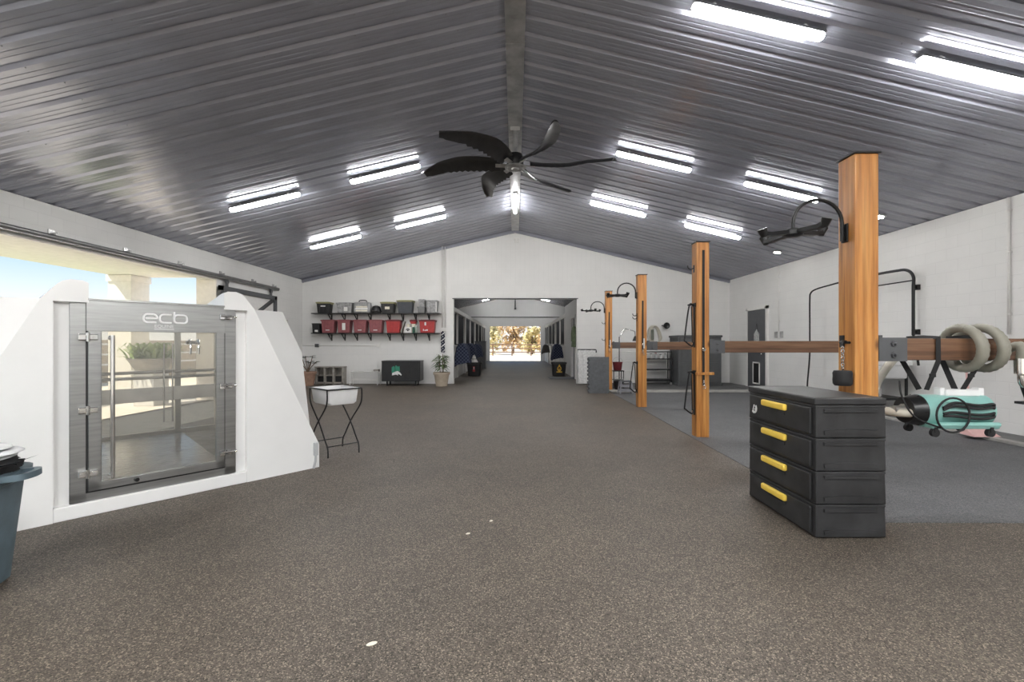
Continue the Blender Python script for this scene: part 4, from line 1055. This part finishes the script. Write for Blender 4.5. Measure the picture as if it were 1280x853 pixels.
m = MB(); m.bx(-.09, .09, -.03, 0, -.08, .08, .01); m.bx(-.10, -.02, -.07, -.03, .0, .07, .01); m.bx(.02, .10, -.07, -.03, .0, .07, .01); o = m.build('emergency_light', PAINT); o.location = (.06, YB-.001, 5.02); tag(o, 'small white emergency light box at the gable peak', 'emergency light')
# ================================================================== ALONG THE END WALL, ON THE FLOOR
hu = thing('cubby_cabinet', 'low grey-washed wooden cubby with three openings against the end wall', 'cubby', (-6.38, YB-.18, 0))
m = MB()
for x in (-.46, -.16, .14, .46): m.bx(x-.03, x+.03, -.15, .15, 0, .60, .004)
m.bx(-.50, .50, -.17, .17, .58, .62, .005); m.bx(-.48, .48, -.15, .15, .03, .08); m.bx(-.48, .48, -.12, .12, .30, .32); m.bx(-.48, .48, .13, .15, .03, .60)
m.build('carcass', GREYWOOD, hu)
for x in (-.31, -.01, .30):
    m = MB(); m.bx(x-.12, x+.12, -.06, .11, .085, .28, .02); m.build('dark_block', BLACK, hu)  # plain black block low in each opening
wb = thing('metal_bench', 'low white metal bench rack against the end wall beside the cubby', 'bench', (-5.15, YB-.30, 0))
m = MB()
for y in (-.16, .16):
    m.tube(smooth_path([(-.50, y, .47), (-.35, y, .44), (-.1, y, .43), (.1, y, .46), (.30, y, .44), (.50, y, .47)]), .014)
    m.tube([(-.48, y, .17), (.48, y, .17)], .010)
for k in range(9): m.cyl((-.44+k*.11, -.16, .45), (-.44+k*.11, .16, .45), .009, seg=6)
m.build('seat_rails', PAINT, wb)
for x in (-.47, .47):
    for y in (-.16, .16): m = MB(); m.cyl((x, y, 0), (x, y, .47), .017, seg=8); m.build('leg', PAINT, wb)
m = MB(); m.bx(.33, .50, -.17, .02, .46, .53, .01); m.build('side_tray', GREYWOOD, wb)
tk = thing('covered_trunk', 'black fabric-covered trunk with green and white horse emblem on short legs', 'trunk', (-3.80, YB-.52, 0))
m = MB(); m.box((0, 0, .49), (1.28, .58, .68), bev=.02); 
for x in (-.62, -.2, .3, .6): m.tube(smooth_path([(x, -.293, .82), (x+.01, -.297, .5), (x-.01, -.293, .17)]), .008)
m.bx(-.645, .645, -.295, .295, .80, .835, .01); m.build('fabric_cover', BLACK, tk)
for x in (-.48, .48):
    for y in (-.2, .2): m = MB(); m.bx(x-.02, x+.02, y-.02, y+.02, 0, .16); m.build('leg', BLKMET, tk)
def flatpoly(m, pts, y0, y1): m.prism([(x, y0, z) for x, z in pts], (0, 0, 0), (0, y1-y0, 0))
m = MB(); flatpoly(m, [(-.30, .42), (-.30, .62), (-.24, .66), (-.20, .63), (-.16, .69), (-.10, .64), (-.04, .66), (-.03, .48), (-.10, .50), (-.16, .44), (-.22, .46)], -.300, -.292); m.build('green_emblem', LOGOG, tk)
m = MB(); flatpoly(m, [(-.29, .35), (-.28, .43), (-.19, .47), (-.10, .50), (-.02, .44), (.03, .38), (.02, .34), (-.04, .38), (-.10, .40), (-.08, .35), (-.16, .38)], -.304, -.298); m.build('white_emblem', LOGOW, tk)
def leafpoly(m, base, d, ln, w, droop=.3):
    d = Vector(d).normalized(); s = d.cross(Vector((0, 0, 1)))
    s = s.normalized() if s.length > .01 else Vector((1, 0, 0))
    up = s.cross(d); b = Vector(base); pts = []
    for f, ww in ((0, .12), (.3, .9), (.6, 1.0), (1, .05)):
        c = b+d*ln*f - Vector((0, 0, 1))*droop*ln*f*f
        pts.append((c-s*w*ww*.5+up*.12*w*ww, c, c+s*w*ww*.5+up*.12*w*ww))
    v = [p for t in pts for p in t]
    m.mesh(v, [(i*3+k, i*3+k+1, i*3+k+4, i*3+k+3) for i in range(3) for k in (0, 1)])
def pot(r, h, mat, root):
    m = MB(); m.lathe([(r*.72, 0), (r*.95, h*.82), (r*.95, h*.82), (r*1.06, h*.83), (r*1.08, h), (r*.96, h), (r*.93, h*.86), (0.001, h*.86)], seg=28); m.build('pot', mat, root)
    m = MB(); m.lathe([(r*.93, h*.85), (r*.6, h*.90), (0, h*.91)], seg=20); m.build('soil', SOIL, root)
pp = thing('potted_plant', 'leafy green plant in a beige pot left of the corridor opening', 'potted plant', (-2.44, 15.1, 0))
pot(.26, .46, POTB, pp)
m = MB()
for k in range(5): a = k*1.3; m.tube(smooth_path([(math.cos(a)*.05, math.sin(a)*.05, .40), (math.cos(a)*.08, math.sin(a)*.08, .65), (math.cos(a)*.11, math.sin(a)*.11, .90+.04*k)]), .011, seg=6)
m.build('stems', STEM, pp)
m = MB()
for k in range(150):
    a = random.random()*2*PI; z = random.uniform(.55, 1.02); rr = random.uniform(.03, .13)
    el = random.uniform(-.1, .9)
    leafpoly(m, (math.cos(a)*rr, math.sin(a)*rr, z), (math.cos(a)*math.cos(el), math.sin(a)*math.cos(el), math.sin(el)), random.uniform(.16, .28), .06, .5)
m.build('leaves', LEAF, pp)
sp_ = thing('potted_plant', 'dark spindly succulent in a terracotta pot half hidden behind the spa', 'potted plant', (-6.95, 15.25, 0))
pot(.26, .47, TERRA, sp_)
m = MB(); mb2 = MB()
for k in range(7):
    a = k*.95; top = Vector((math.cos(a)*(.10+.05*k), math.sin(a)*.2, .80+.06*((k*3) % 6)))
    m.tube(smooth_path([(0, 0, .42), (top.x*.4, top.y*.4, .62), top]), .013, seg=6)
    for j in range(9):
        b = a+j*.7; leafpoly(mb2, top-Vector((0, 0, .02*j*.4)), (math.cos(b), math.sin(b), .35), .15, .075, .3)
m.build('stems', STEM, sp_); mb2.build('leaves', LEAFD, sp_)
# ================================================================== WASH TUB ON STAND
wt = thing('wash_tub', 'white rectangular wash tub on black folding crossed legs beside the spa', 'wash tub', (-2.33, 5.88, 0), -PI/4+.04)
hw, hd = .265, .215
m = MB()
outer = [(.215, .165, .635), (.235, .185, .66), (hw-.012, hd-.012, .832), (hw, hd, .838), (hw-.018, hd-.018, .838), (.225, .175, .665), (.0, .0, .655)]
def rring(a, b, z, n=5, r=.035):
    o = []
    for cx, cy, t in ((a-r, b-r, 0), (-a+r, b-r, PI/2), (-a+r, -b+r, PI), (a-r, -b+r, 1.5*PI)):
        o += [Vector((cx+math.cos(t+PI/2*i/n)*r, cy+math.sin(t+PI/2*i/n)*r, z)) for i in range(n+1)]
    return o
rings = [rring(*q) if q[0] > 0 else None for q in outer]
vs = []; nn = 24
for q in rings[:-1]: vs += q
fs = []
for j in range(5):
    for i in range(nn): fs.append((j*nn+i, j*nn+(i+1) % nn, (j+1)*nn+(i+1) % nn, (j+1)*nn+i))
fs.append(tuple(range(nn))); fs.append(tuple(range(5*nn, 6*nn)))
m.mesh(vs, fs); m.build('tub', TUBW, wt)
m = MB(); m.tube([p+Vector((0, 0, -.004)) for p in rring(hw+.008, hd+.008, .838, r=.02)], .009, closed=True); m.build('rim_hoop', BLKMET, wt)
for sy in (-1, 1):
    for sx in (-1, 1):
        y = sy*(hd+.012 if sx > 0 else hd-.012)
        P = [(sx*(hw+.005), y, .83), (sx*(hw+.005), y, .70), (sx*(hw-.05), y, .60), (0, y, .40), (-sx*(hw-.10), y, .20), (-sx*(hw-.03), y, .11), (-sx*(hw-.02), y, .0)]
        m = MB(); m.tube(smooth_path(P, 6), .0095, seg=8); m.build('leg', BLKMET, wt)
for sx in (-1, 1): m = MB(); m.cyl((sx*(hw-.04), -hd, .13), (sx*(hw-.04), hd, .13), .007, seg=8); m.build('stretcher', BLKMET, wt)
# ================================================================== BLUE-GREY BIN, BOTTOM LEFT
bn = thing('trash_bin', 'blue-grey plastic bin topped with clear lids and black bag, cut off at the left edge', 'bin', (-3.17, 2.52, 0), .35)
m = MB(); m.lathe([(.20, .0), (.215, .01), (.265, .60), (.275, .61)], seg=32, power=5)
for k in range(-2, 3): m.box((k*.085, -.238, .32), (.022, .03, .5), bev=.008, rx=-.10)
m.build('body', BINBLUE, bn)
m = MB(); m.lathe([(.268, .585), (.292, .60), (.295, .655), (.28, .665), (.262, .665), (.258, .60)], seg=32, power=5); m.build('rim', BINBLUE, bn)
for s in (-1, 1):
    m = MB(); m.tube(smooth_path([(s*.27, -.09, .64), (s*.36, -.085, .645), (s*.385, -.03, .645), (s*.385, .03, .645), (s*.36, .085, .645), (s*.27, .09, .64)], 5), .014, flat=(.03, .035)); m.build('handle', BINBLUE, bn)
m = MB(); m.box((-.02, -.285, .625), (.12, .008, .04), bev=.002); m.build('rim_label', CREAMP, bn)
m = MB()
N = 40
for j in range(3):
    ring = []
for (r0, z0, r1, z1) in ((.285, .655, .29, .70), (.29, .70, .24, .735)):
    v = []
    for i in range(N):
        a = 2*PI*i/N; w1 = 1+.07*math.sin(i*2.7)+.05*math.sin(i*1.3); w2 = 1+.09*math.sin(i*2.1+1)
        v.append((math.cos(a)*r0*w1, math.sin(a)*r0*w1, z0+.012*math.sin(i*1.9))); 
    for i in range(N):
        a = 2*PI*i/N; w2 = 1+.09*math.sin(i*2.1+1)
        v.append((math.cos(a)*r1*w2, math.sin(a)*r1*w2, z1+.015*math.sin(i*2.3)))
    m.mesh(v, [(i, (i+1) % N, N+(i+1) % N, N+i) for i in range(N)])
m.mesh([(.20, -.12, .70), (.38, -.16, .745), (.47, -.12, .775), (.33, -.10, .72), (.24, .02, .70)], [(0, 1, 3, 4), (1, 2, 3)])
m.build('black_bag', BLKRUB, bn)
for k, (z, dx, dy, r) in enumerate(((.742, .03, .0, .245), (.765, .08, .02, .22), (.788, .03, .03, .21))):
    m = MB(); m.lathe([(r, 0), (r+.012, .004), (r, .012), (r*.8, .016), (0, .018)], (dx, dy, z), seg=28); m.build('clear_lid', CLEAR, bn)
for x, y, s_, lab in ((-.668, 2.12, .022, 'largest pale scrap lying on the brown floor near the viewer'), (-.347, 3.35, .016, 'small pale scrap on the brown floor in the middle of the aisle'), (-.19, 3.59, .014, 'tiny pale scrap on the brown floor just beyond the middle one')):
    m = MB(); m.lathe([(s_*.9, 0), (s_, .003), (s_*.6, .007), (0, .008)], seg=9, sx=1.2, sy=.6); m.xf(Matrix.Rotation(.5, 4, 'Z')); o = m.build('paper_scrap', CREAMP); o.location = (x, y, .0005); tag(o, lab, 'scrap', 'scraps on the floor')
# ================================================================== BACK RIGHT CORNER
cab = thing('utility_cabinet', 'large grey two-door plastic cabinet by the end wall', 'cabinet', (6.02, 15.25, .03))
m = MB(); m.bx(-.70, .70, -.42, .42, .02, 1.58, .01); m.bx(-.73, .73, -.45, .45, 1.58, 1.65, .015); m.bx(-.72, .72, -.44, .44, 0, .06); m.build('carcass', CABGREY, cab)
for s in (-1, 1):
    m = MB(); m.bx(s*.01, s*.67, -.445, -.42, .09, 1.55, .008); m.bx(s*.09, s*.60, -.452, -.445, .16, .76, .006); m.bx(s*.09, s*.60, -.452, -.445, .84, 1.48, .006); d = m.build('door', CABGREY, cab)
    m = MB(); m.bx(s*.03, s*.06, -.475, -.445, .75, .90, .006); m.build('handle', BLACK, d)
crt = thing('rolling_cart', 'black wire rolling cart against the end wall left of the grey cabinet', 'cart', (4.78, 15.45, .03))
m = MB()
for x in (-.46, .46):
    for y in (-.2, .2): m.cyl((x, y, .08), (x, y, 1.12), .014, seg=8)
m.build('uprights', BLKMET, crt)
for z in (.13, .50, .86, 1.10):
    m = MB(); m.bx(-.48, .48, -.22, .22, z-.015, z+.015 if z > .2 else z+.05, .005); m.build('shelf', BLKMET, crt)
for x in (-.44, .44):
    for y in (-.18, .18): m = MB(); m.cyl((x, y-.015, .04), (x, y+.015, .04), .04, seg=14); m.build('caster', GALV, crt)
for k in range(5):
    x = 4.44+k*.16; h = .13+.03*(k % 3)
    bt = thing('spray_bottle', ['clear bottle at the left end of the rolling cart shelf', 'short bottle second along the rolling cart shelf', 'tall bottle in the middle of the rolling cart shelf', 'short bottle fourth along the rolling cart shelf', 'bottle at the right end of the rolling cart shelf'][k], 'bottle', (x, 15.38, .906), 0, 'bottles on the rolling cart')
    m = MB(); m.lathe([(.035, 0), (.04, .01), (.04, h*.65), (.018, h*.8), (.018, h*.9)], seg=12); m.build('flask', LABELW if k % 2 else CLEAR, bt)
    m = MB(); m.lathe([(.02, h*.88), (.02, h), (0, h+.005)], seg=10); m.bx(-.05, .01, -.012, .012, h*.9, h); m.build('nozzle', RED if k == 2 else BLACK, bt)
rp = thing('rope_coil', 'beige lead ropes coiled on the end wall above the rolling cart', 'rope', (4.80, YB-.03, 1.72))
m = MB()
for k in range(4): m.tube(smooth_path([(-.12+k*.05, -.02, -.25), (-.20+k*.05, -.03, .05), (-.06+k*.03, -.04-.02*k, .30), (.12+k*.03, -.04, .20), (.22+k*.03, -.03, -.12), (.20, -.03, -.25)]), .017, seg=6)
m.build('rope', BEIGEHOSE, rp)
m = MB(); m.box((-.02, -.05, .0), (.10, .06, .36), bev=.02); m.build('halter', M_('green_grey_cloth', (.16, .17, .14), .8), rp)
wl = thing('clip_lamp', 'black lamp head on a short arm on the end wall left of the cabinet', 'wall lamp', (5.22, YB-.002, 2.03))
m = MB(); m.cyl((0, 0, 0), (0, -.03, 0), .05); m.cyl((0, -.02, 0), (-.14, -.18, 0), .018); m.build('arm', BLKMET, wl)
m = MB(); m.lathe([(.03, 0), (.09, .05), (.11, .14), (.10, .145), (.0, .10)], seg=18); m.xf(Matrix.Translation((.02, -.06, 0)) @ Matrix.Rotation(PI/2, 4, 'X')); m.build('lamp_head', BLKMET, wl)
fl = thing('work_lamp', 'jointed work lamp on a tall black stand behind the farthest beam', 'work lamp', (3.36, 14.7, .03))
m = MB(); m.lathe([(.16, 0), (.16, .02), (.03, .035)], seg=20); m.cyl((0, 0, .02), (0, 0, 1.60), .016, seg=8); m.build('stand', BLKMET, fl)
m = MB(); m.cyl((0, 0, 1.58), (.19, 0, 1.86), .014); m.cyl((.19, 0, 1.86), (.50, 0, 1.77), .012); m.ball((.19, 0, 1.86), .025); m.cyl((.0, .03, 1.62), (.19, .03, 1.88), .006); m.build('jointed_arm', CHROME, fl)
m = MB(); m.lathe([(.03, .16), (.05, .12), (.10, 0), (.09, 0), (.0, .06)], (.52, 0, 1.46), seg=18); m.cyl((.50, 0, 1.77), (.52, 0, 1.60), .01); m.build('lamp_head', BLKMET, fl)
rk = thing('wire_rack', 'white wire shelving rack behind the third post', 'rack', (3.82, 15.4, .03))
m = MB()
for x in (-.32, .32):
    for y in (-.2, .2): m.cyl((x, y, 0), (x, y, 1.30), .012, seg=8)
m.build('uprights', PAINT, rk)
for z in (.12, .45, .78, 1.10, 1.28):
    m = MB(); m.tube([(-.32, -.2, z), (.32, -.2, z), (.32, .2, z), (-.32, .2, z)], .010, closed=True, seg=6)
    for k in range(8): m.cyl((-.28+k*.08, -.2, z), (-.28+k*.08, .2, z), .006, seg=6)
    m.build('wire_shelf', PAINT, rk)
tb = thing('side_stand', 'small black stand behind the farthest post', 'stand', (3.17, 14.1, .03))
m = MB(); m.bx(-.17, .17, -.17, .17, .52, .55, .005); m.bx(-.16, .16, -.16, .16, .25, .27); m.build('top', BLKMET, tb)
for x in (-.15, .15):
    for y in (-.15, .15): m = MB(); m.cyl((x, y, 0), (x, y, .53), .013, seg=8); m.build('leg', BLKMET, tb)
def bucket(loc, mat, label, r=.15, h=.24):
    b = thing('bucket', label, 'bucket', loc, 0)
    m = MB(); m.lathe([(r*.75, 0), (r*.78, .005), (r, h), (r*1.06, h), (r*1.06, h+.015), (r*.95, h+.015), (r*.72, .02), (0, .02)], seg=24); m.build('pail', mat, b)
    m = MB(); m.tube(arc((0, 0, h), r*1.05, 0, PI, 12), .005); m.build('bail', GALV, b)
bucket((3.17, 14.1, .582), REDDK, 'dark red bucket on the small black stand')
bucket((3.12, 13.85-.14, .03), BLACK, 'black bucket on the floor below the red one')
st = thing('step_stool', 'grey plastic folding step stool behind the third post', 'step stool', (3.08, 12.72, .006))
m = MB(); m.bx(-.15, .15, -.11, .11, .33, .37, .012); m.build('top_step', MATG, st)
for s in (-1, 1):
    m = MB()
    for sx in (-1, 1): m.tube([(sx*.14, s*.10, .34), (sx*.18, s*.15, 0)], .01, flat=(.05, .03, (1, 0, 0)))
    for z in (.10, .22): m.bx(-.16, .16, s*.13-.012, s*.13+.012, z-.03, z+.03, .005)
    m.build('side_frame', M_('light_grey_plastic', (.24, .24, .26), .5), st)
# standing interlocking mats
for k in range(4):
    m = MB(); W_, H_ = .56, 1.03-.012*k
    pts = []
    n = 9
    for j in range(n):
        z0 = H_*j/n; z1 = H_*(j+.5)/n; z2 = H_*(j+1)/n
        pts += [(-W_/2, z0), (-W_/2, z1-.01), (-W_/2-.03, z1-.015), (-W_/2-.035, z2-.01), (-W_/2, z2-.006)]
    pts += [(-W_/2, H_), (W_/2, H_), (W_/2, 0)]
    m.prism([(x, 0, z) for x, z in pts], (0, -.022, 0), (0, .022, 0))
    o = m.build('rubber_mat', MATG); o.location = (2.37, 12.86+k*.050, .0); 
    tag(o, ['grey interlocking rubber mat standing at the front of the upright stack', 'second grey rubber mat in the upright stack by the far post', 'third grey rubber mat in the upright stack by the far post', 'rearmost grey rubber mat of the upright stack, next to the far post'][k], 'rubber mat', 'upright rubber mats')
fc = thing('draped_cover', 'white fleecy cover hanging to the floor from a black rail beside the corridor opening', 'cover', (2.46, 15.70, 0))
m = MB(); N = 14; M2 = 10; v = []
for s in (-1, 1):
    for j in range(M2+1):
        for i in range(N+1):
            x = -.30+.60*i/N; z = .03+1.15*j/M2
            v.append((x+.012*math.sin(j*2.1+s), s*(.06+.012*math.sin(i*1.7+j*.4)+.02*(1-j/M2)), z+.01*math.sin(i*1.3)))
w_ = N+1; o_ = (M2+1)*w_; fs = []
for j in range(M2):
    for i in range(N):
        a = j*w_+i; fs.append((a, a+1, a+w_+1, a+w_)); fs.append((o_+a, o_+a+w_, o_+a+w_+1, o_+a+1))
    for i in (0, N): a = j*w_+i; fs.append((a, a+w_, o_+a+w_, o_+a))
for i in range(N):
    a = M2*w_+i; fs.append((a, a+1, o_+a+1, o_+a)); fs.append((i, o_+i, o_+i+1, i+1))
m.mesh(v, fs); m.build('cloth', M_('white_fleece', (.66, .66, .65), .95, var=.15, scale=22, bmp=.6, bscale=30), fc)
m = MB(); m.tube([(-.30, -.0, 1.20), (.31, -.0, 1.20)], .018); m.cyl((-.28, 0, 1.19), (-.28, .225, 1.19), .012); m.cyl((.29, 0, 1.19), (.29, .225, 1.19), .012); m.cyl((.31, 0, 1.20), (.33, 0, 1.10), .03); m.build('rail', BLKMET, fc)
# ================================================================== CORRIDOR THINGS
def blanket(x, y, z, label, mat=PLAID, w=.62, l=.85, h=.78, bar=True):
    b = thing('horse_blanket', label, 'horse blanket', (x, y, z), 0, 'blankets draped on the stall fronts')
    m = MB(); P = []; N = 12; K = 9
    prof = [(-w*.5, -h), (-w*.42, -h*.6), (-w*.32, -h*.2), (-w*.15, -.02), (0, 0), (w*.15, -.02), (w*.32, -.2*h), (w*.42, -h*.55), (w*.46, -h*.85)]
    v = []
    for off in (0, .03):
        for i in range(N+1):
            t = i/N
            for k, (a, c) in enumerate(prof):
                v.append((a*(1-off)+.03*math.sin(i*1.9+k), (t-.5)*l, c-off+.03*math.sin(i*1.2+k*.8)*(1 if k in (0, 8) else .3)))
    o = (N+1)*K; fs = []
    for i in range(N):
        for k in range(K-1): a = i*K+k; fs += [(a, a+1, a+K+1, a+K), (o+a, o+a+K, o+a+K+1, o+a+1)]
        for k in (0, K-1): a = i*K+k; fs.append((a, a+K, o+a+K, o+a))
    for i in (0, N): fs.append(tuple(i*K+k for k in range(K)))
    m.mesh(v, fs); m.build('cloth', mat, b)
    m = MB(); s = 1 if x > 0 else -1; m.cyl((0, -l*.5-.05, -.045), (0, l*.5+.05, -.045), .014); m.cyl((0, -l*.4, -.045), (s*(2.40-abs(x)), -l*.4, -.045), .014); m.cyl((0, l*.4, -.045), (s*(2.40-abs(x)), l*.4, -.045), .014); m.build('blanket_bar', BLKMET, b)
blanket(-2.02, 17.6, 1.42, 'navy plaid blanket on the left stall front just inside the corridor', h=.85)
blanket(-2.04, 20.7, 1.42, 'navy plaid blanket above the left corridor tub')
blanket(-2.03, 24.2, 1.40, 'navy plaid blanket in front of the tall grey corridor cabinet')
blanket(2.08, 22.6, 1.40, 'navy plaid blanket on the right above the tub with the yellow emblem', w=.55)
blanket(2.08, 31.0, 1.35, 'grey-brown blanket farther down the right side of the corridor', M_('taupe_cloth', (.12, .11, .10), .9), w=.5, h=.6)
cc = thing('tall_cabinet', 'tall dark grey cabinet on the left side of the corridor', 'cabinet', (-1.96, 25.8, 0))
m = MB(); m.bx(-.30, .30, -.3, .3, .04, 1.50, .01); m.bx(-.32, .32, -.32, .32, 1.50, 1.55, .01); m.bx(-.3, .3, -.3, .3, 0, .05); m.build('carcass', DGREY, cc)
m = MB(); m.bx(-.27, .27, -.318, -.30, .08, 1.46, .005); d = m.build('door', DGREY, cc)
m = MB(); m.bx(.20, .23, -.34, -.318, .75, .95, .005); m.build('handle', BLACK, d)
def feed_tub(x, y, label, emb, w=.66):
    t = thing('muck_tub', label, 'tub', (x, y, 0))
    m = MB(); m.lathe([(.25, 0), (.265, .01), (.31, .52), (.335, .53), (.335, .60), (.30, .60), (.295, .54), (.24, .03), (0, .03)], seg=36, power=6); m.build('tub', BLACK, t)
    return t
t = feed_tub(-1.78, 19.9, 'black square tub with red and white print on the left of the corridor', None)
m = MB(); flatpoly(m, [(-.05, .20), (-.05, .30), (.05, .30), (.05, .20)], -.292, -.280); flatpoly(m, [(-.04, .34), (-.04, .42), (.04, .42), (.04, .34)], -.304, -.290); m.build('red_print', RED, t)
m = MB(); flatpoly(m, [(-.03, .31), (-.03, .335), (.03, .335), (.03, .31)], -.296, -.282); flatpoly(m, [(-.02, .36), (-.02, .40), (.02, .40), (.02, .36)], -.309, -.302); m.build('white_print', LOGOW, t)
sb = thing('white_sack', 'crumpled white sack sticking out of the left corridor tub', 'sack', (-1.80, 19.9, .04))
m = MB(); m.lathe([(.10, 0), (.20, .15), (.21, .45), (.18, .56), (.10, .70), (.05, .84), (.0, .88)], seg=14); m.build('cloth', LABELW, sb)
m = MB(); m.tube([(math.cos(a)*.105, math.sin(a)*.105, .70) for a in [2*PI*k/16 for k in range(16)]], .012, closed=True, seg=6); m.build('tie', BLKRUB, sb)
t = feed_tub(1.90, 19.9, 'black square tub with yellow emblem on the right of the corridor', None)
m = MB(); m.tube([(math.cos(a)*.075, -.292-.02*0, .33+math.sin(a)*.10) for a in [2*PI*k/20 for k in range(20)]], .02, closed=True, flat=(.03, .05)); flatpoly(m, [(-.12, .16), (-.12, .21), (.12, .21), (.12, .16)], -.286, -.275); flatpoly(m, [(-.03, .27), (0, .37), (.03, .27)], -.30, -.285); flatpoly(m, [(-.05, .44), (0, .52), (.05, .44)], -.312, -.30); m.build('yellow_emblem', LOGOY, t)
m = MB(); m.bx(-.62, .60, -.55, .45, 0, .015, .004); o = m.build('floor_mat', MATG); o.location = (2.0, 18.6, 0); tag(o, 'thin grey mat on the corridor floor in front of the right tub', 'mat')
jk = thing('hanging_jacket', 'olive green jacket hanging beside the doorway on the right of the corridor', 'jacket', (2.33, 18.02, 2.12))
m = MB(); m.lathe([(.05, 0), (.13, -.06), (.21, -.25), (.22, -.6), (.25, -.85), (.0, -.85)], seg=16, sx=.42, sy=1.1); m.build('coat_body', COATG, jk)
for s in (-1, 1): m = MB(); m.tube(smooth_path([(0, s*.14, -.08), (-.02, s*.26, -.3), (-.02, s*.28, -.62)]), [.07]*13, seg=10); m.build('sleeve', COATG, jk)
m = MB(); m.tube([(.06, 0, .02), (.0, 0, .03), (-.02, 0, .06)], .01); m.build('hook', BLKMET, jk)
# ================================================================== OUTSIDE, BEYOND THE CORRIDOR
fe = thing('paddock_fence', 'brown post-and-rail paddock fence beyond the far corridor opening', 'fence', (0, 57, -.13))
for k in range(9): m = MB(); m.bx(-10+k*2.4-.07, -10+k*2.4+.07, -.07, .07, 0, 1.55); m.build('post', FENCEW, fe)
for z in (.5, .95, 1.42): m = MB(); m.bx(-10.5, 10, -.11, -.07, z-.07, z+.07); m.build('rail', FENCEW, fe)
def tree(x, y, h, r, mat, label):
    t = thing('tree', label, 'tree', (x, y, -.13), 0, 'trees beyond the paddock fence')
    m = MB(); m.tube(smooth_path([(0, 0, 0), (.1, 0, h*.3), (-.05, .1, h*.6)]), .14, seg=8)
    for k in range(4): a = k*1.6; m.tube([(0, 0, h*.3), (math.cos(a)*r*.4, math.sin(a)*r*.4, h*.55)], .06, seg=6)
    m.build('trunk', STEM, t)
    m = MB(); rnd = random.Random(int(x*100)+7)
    blobs = [(Vector((rnd.uniform(-1, 1)*r*.7, rnd.uniform(-.6, .6)*r, h*rnd.uniform(.12, .85))), r*rnd.uniform(.25, .45)) for _ in range(18)]
    for c, br in blobs:
        for _ in range(120):
            d = Vector((rnd.gauss(0, 1), rnd.gauss(0, 1), rnd.gauss(0, 1))).normalized(); p = c+d*br*rnd.uniform(.7, 1.05)
            a = Vector((rnd.gauss(0, 1), rnd.gauss(0, 1), rnd.gauss(0, 1))).normalized(); b = d.cross(a); s = rnd.uniform(.14, .32)
            m.mesh([p-a*s, p+b*s*.5, p+a*s, p-b*s*.5], [(0, 1, 2, 3)])
    m.build('foliage', mat, t, weld=False)
tree(-4.2, 63, 6.5, 2.6, TREE1, 'golden tree beyond the fence at the left of the far opening')
tree(-.3, 71, 6.8, 2.6, TREE2, 'rusty tree beyond the fence left of centre')
tree(2.4, 65.5, 4.4, 1.7, TREE1, 'low golden tree beyond the fence near the bright gap')
tree(4.8, 62, 6.4, 2.4, TREE2, 'rusty tree beyond the fence at the right of the far opening')
tree(-8.4, 68, 7, 2.8, TREE2, 'rusty tree beyond the fence, mostly hidden by the left jamb')
tree(8.6, 68, 7, 2.8, TREE1, 'golden tree beyond the fence, mostly hidden by the right jamb')
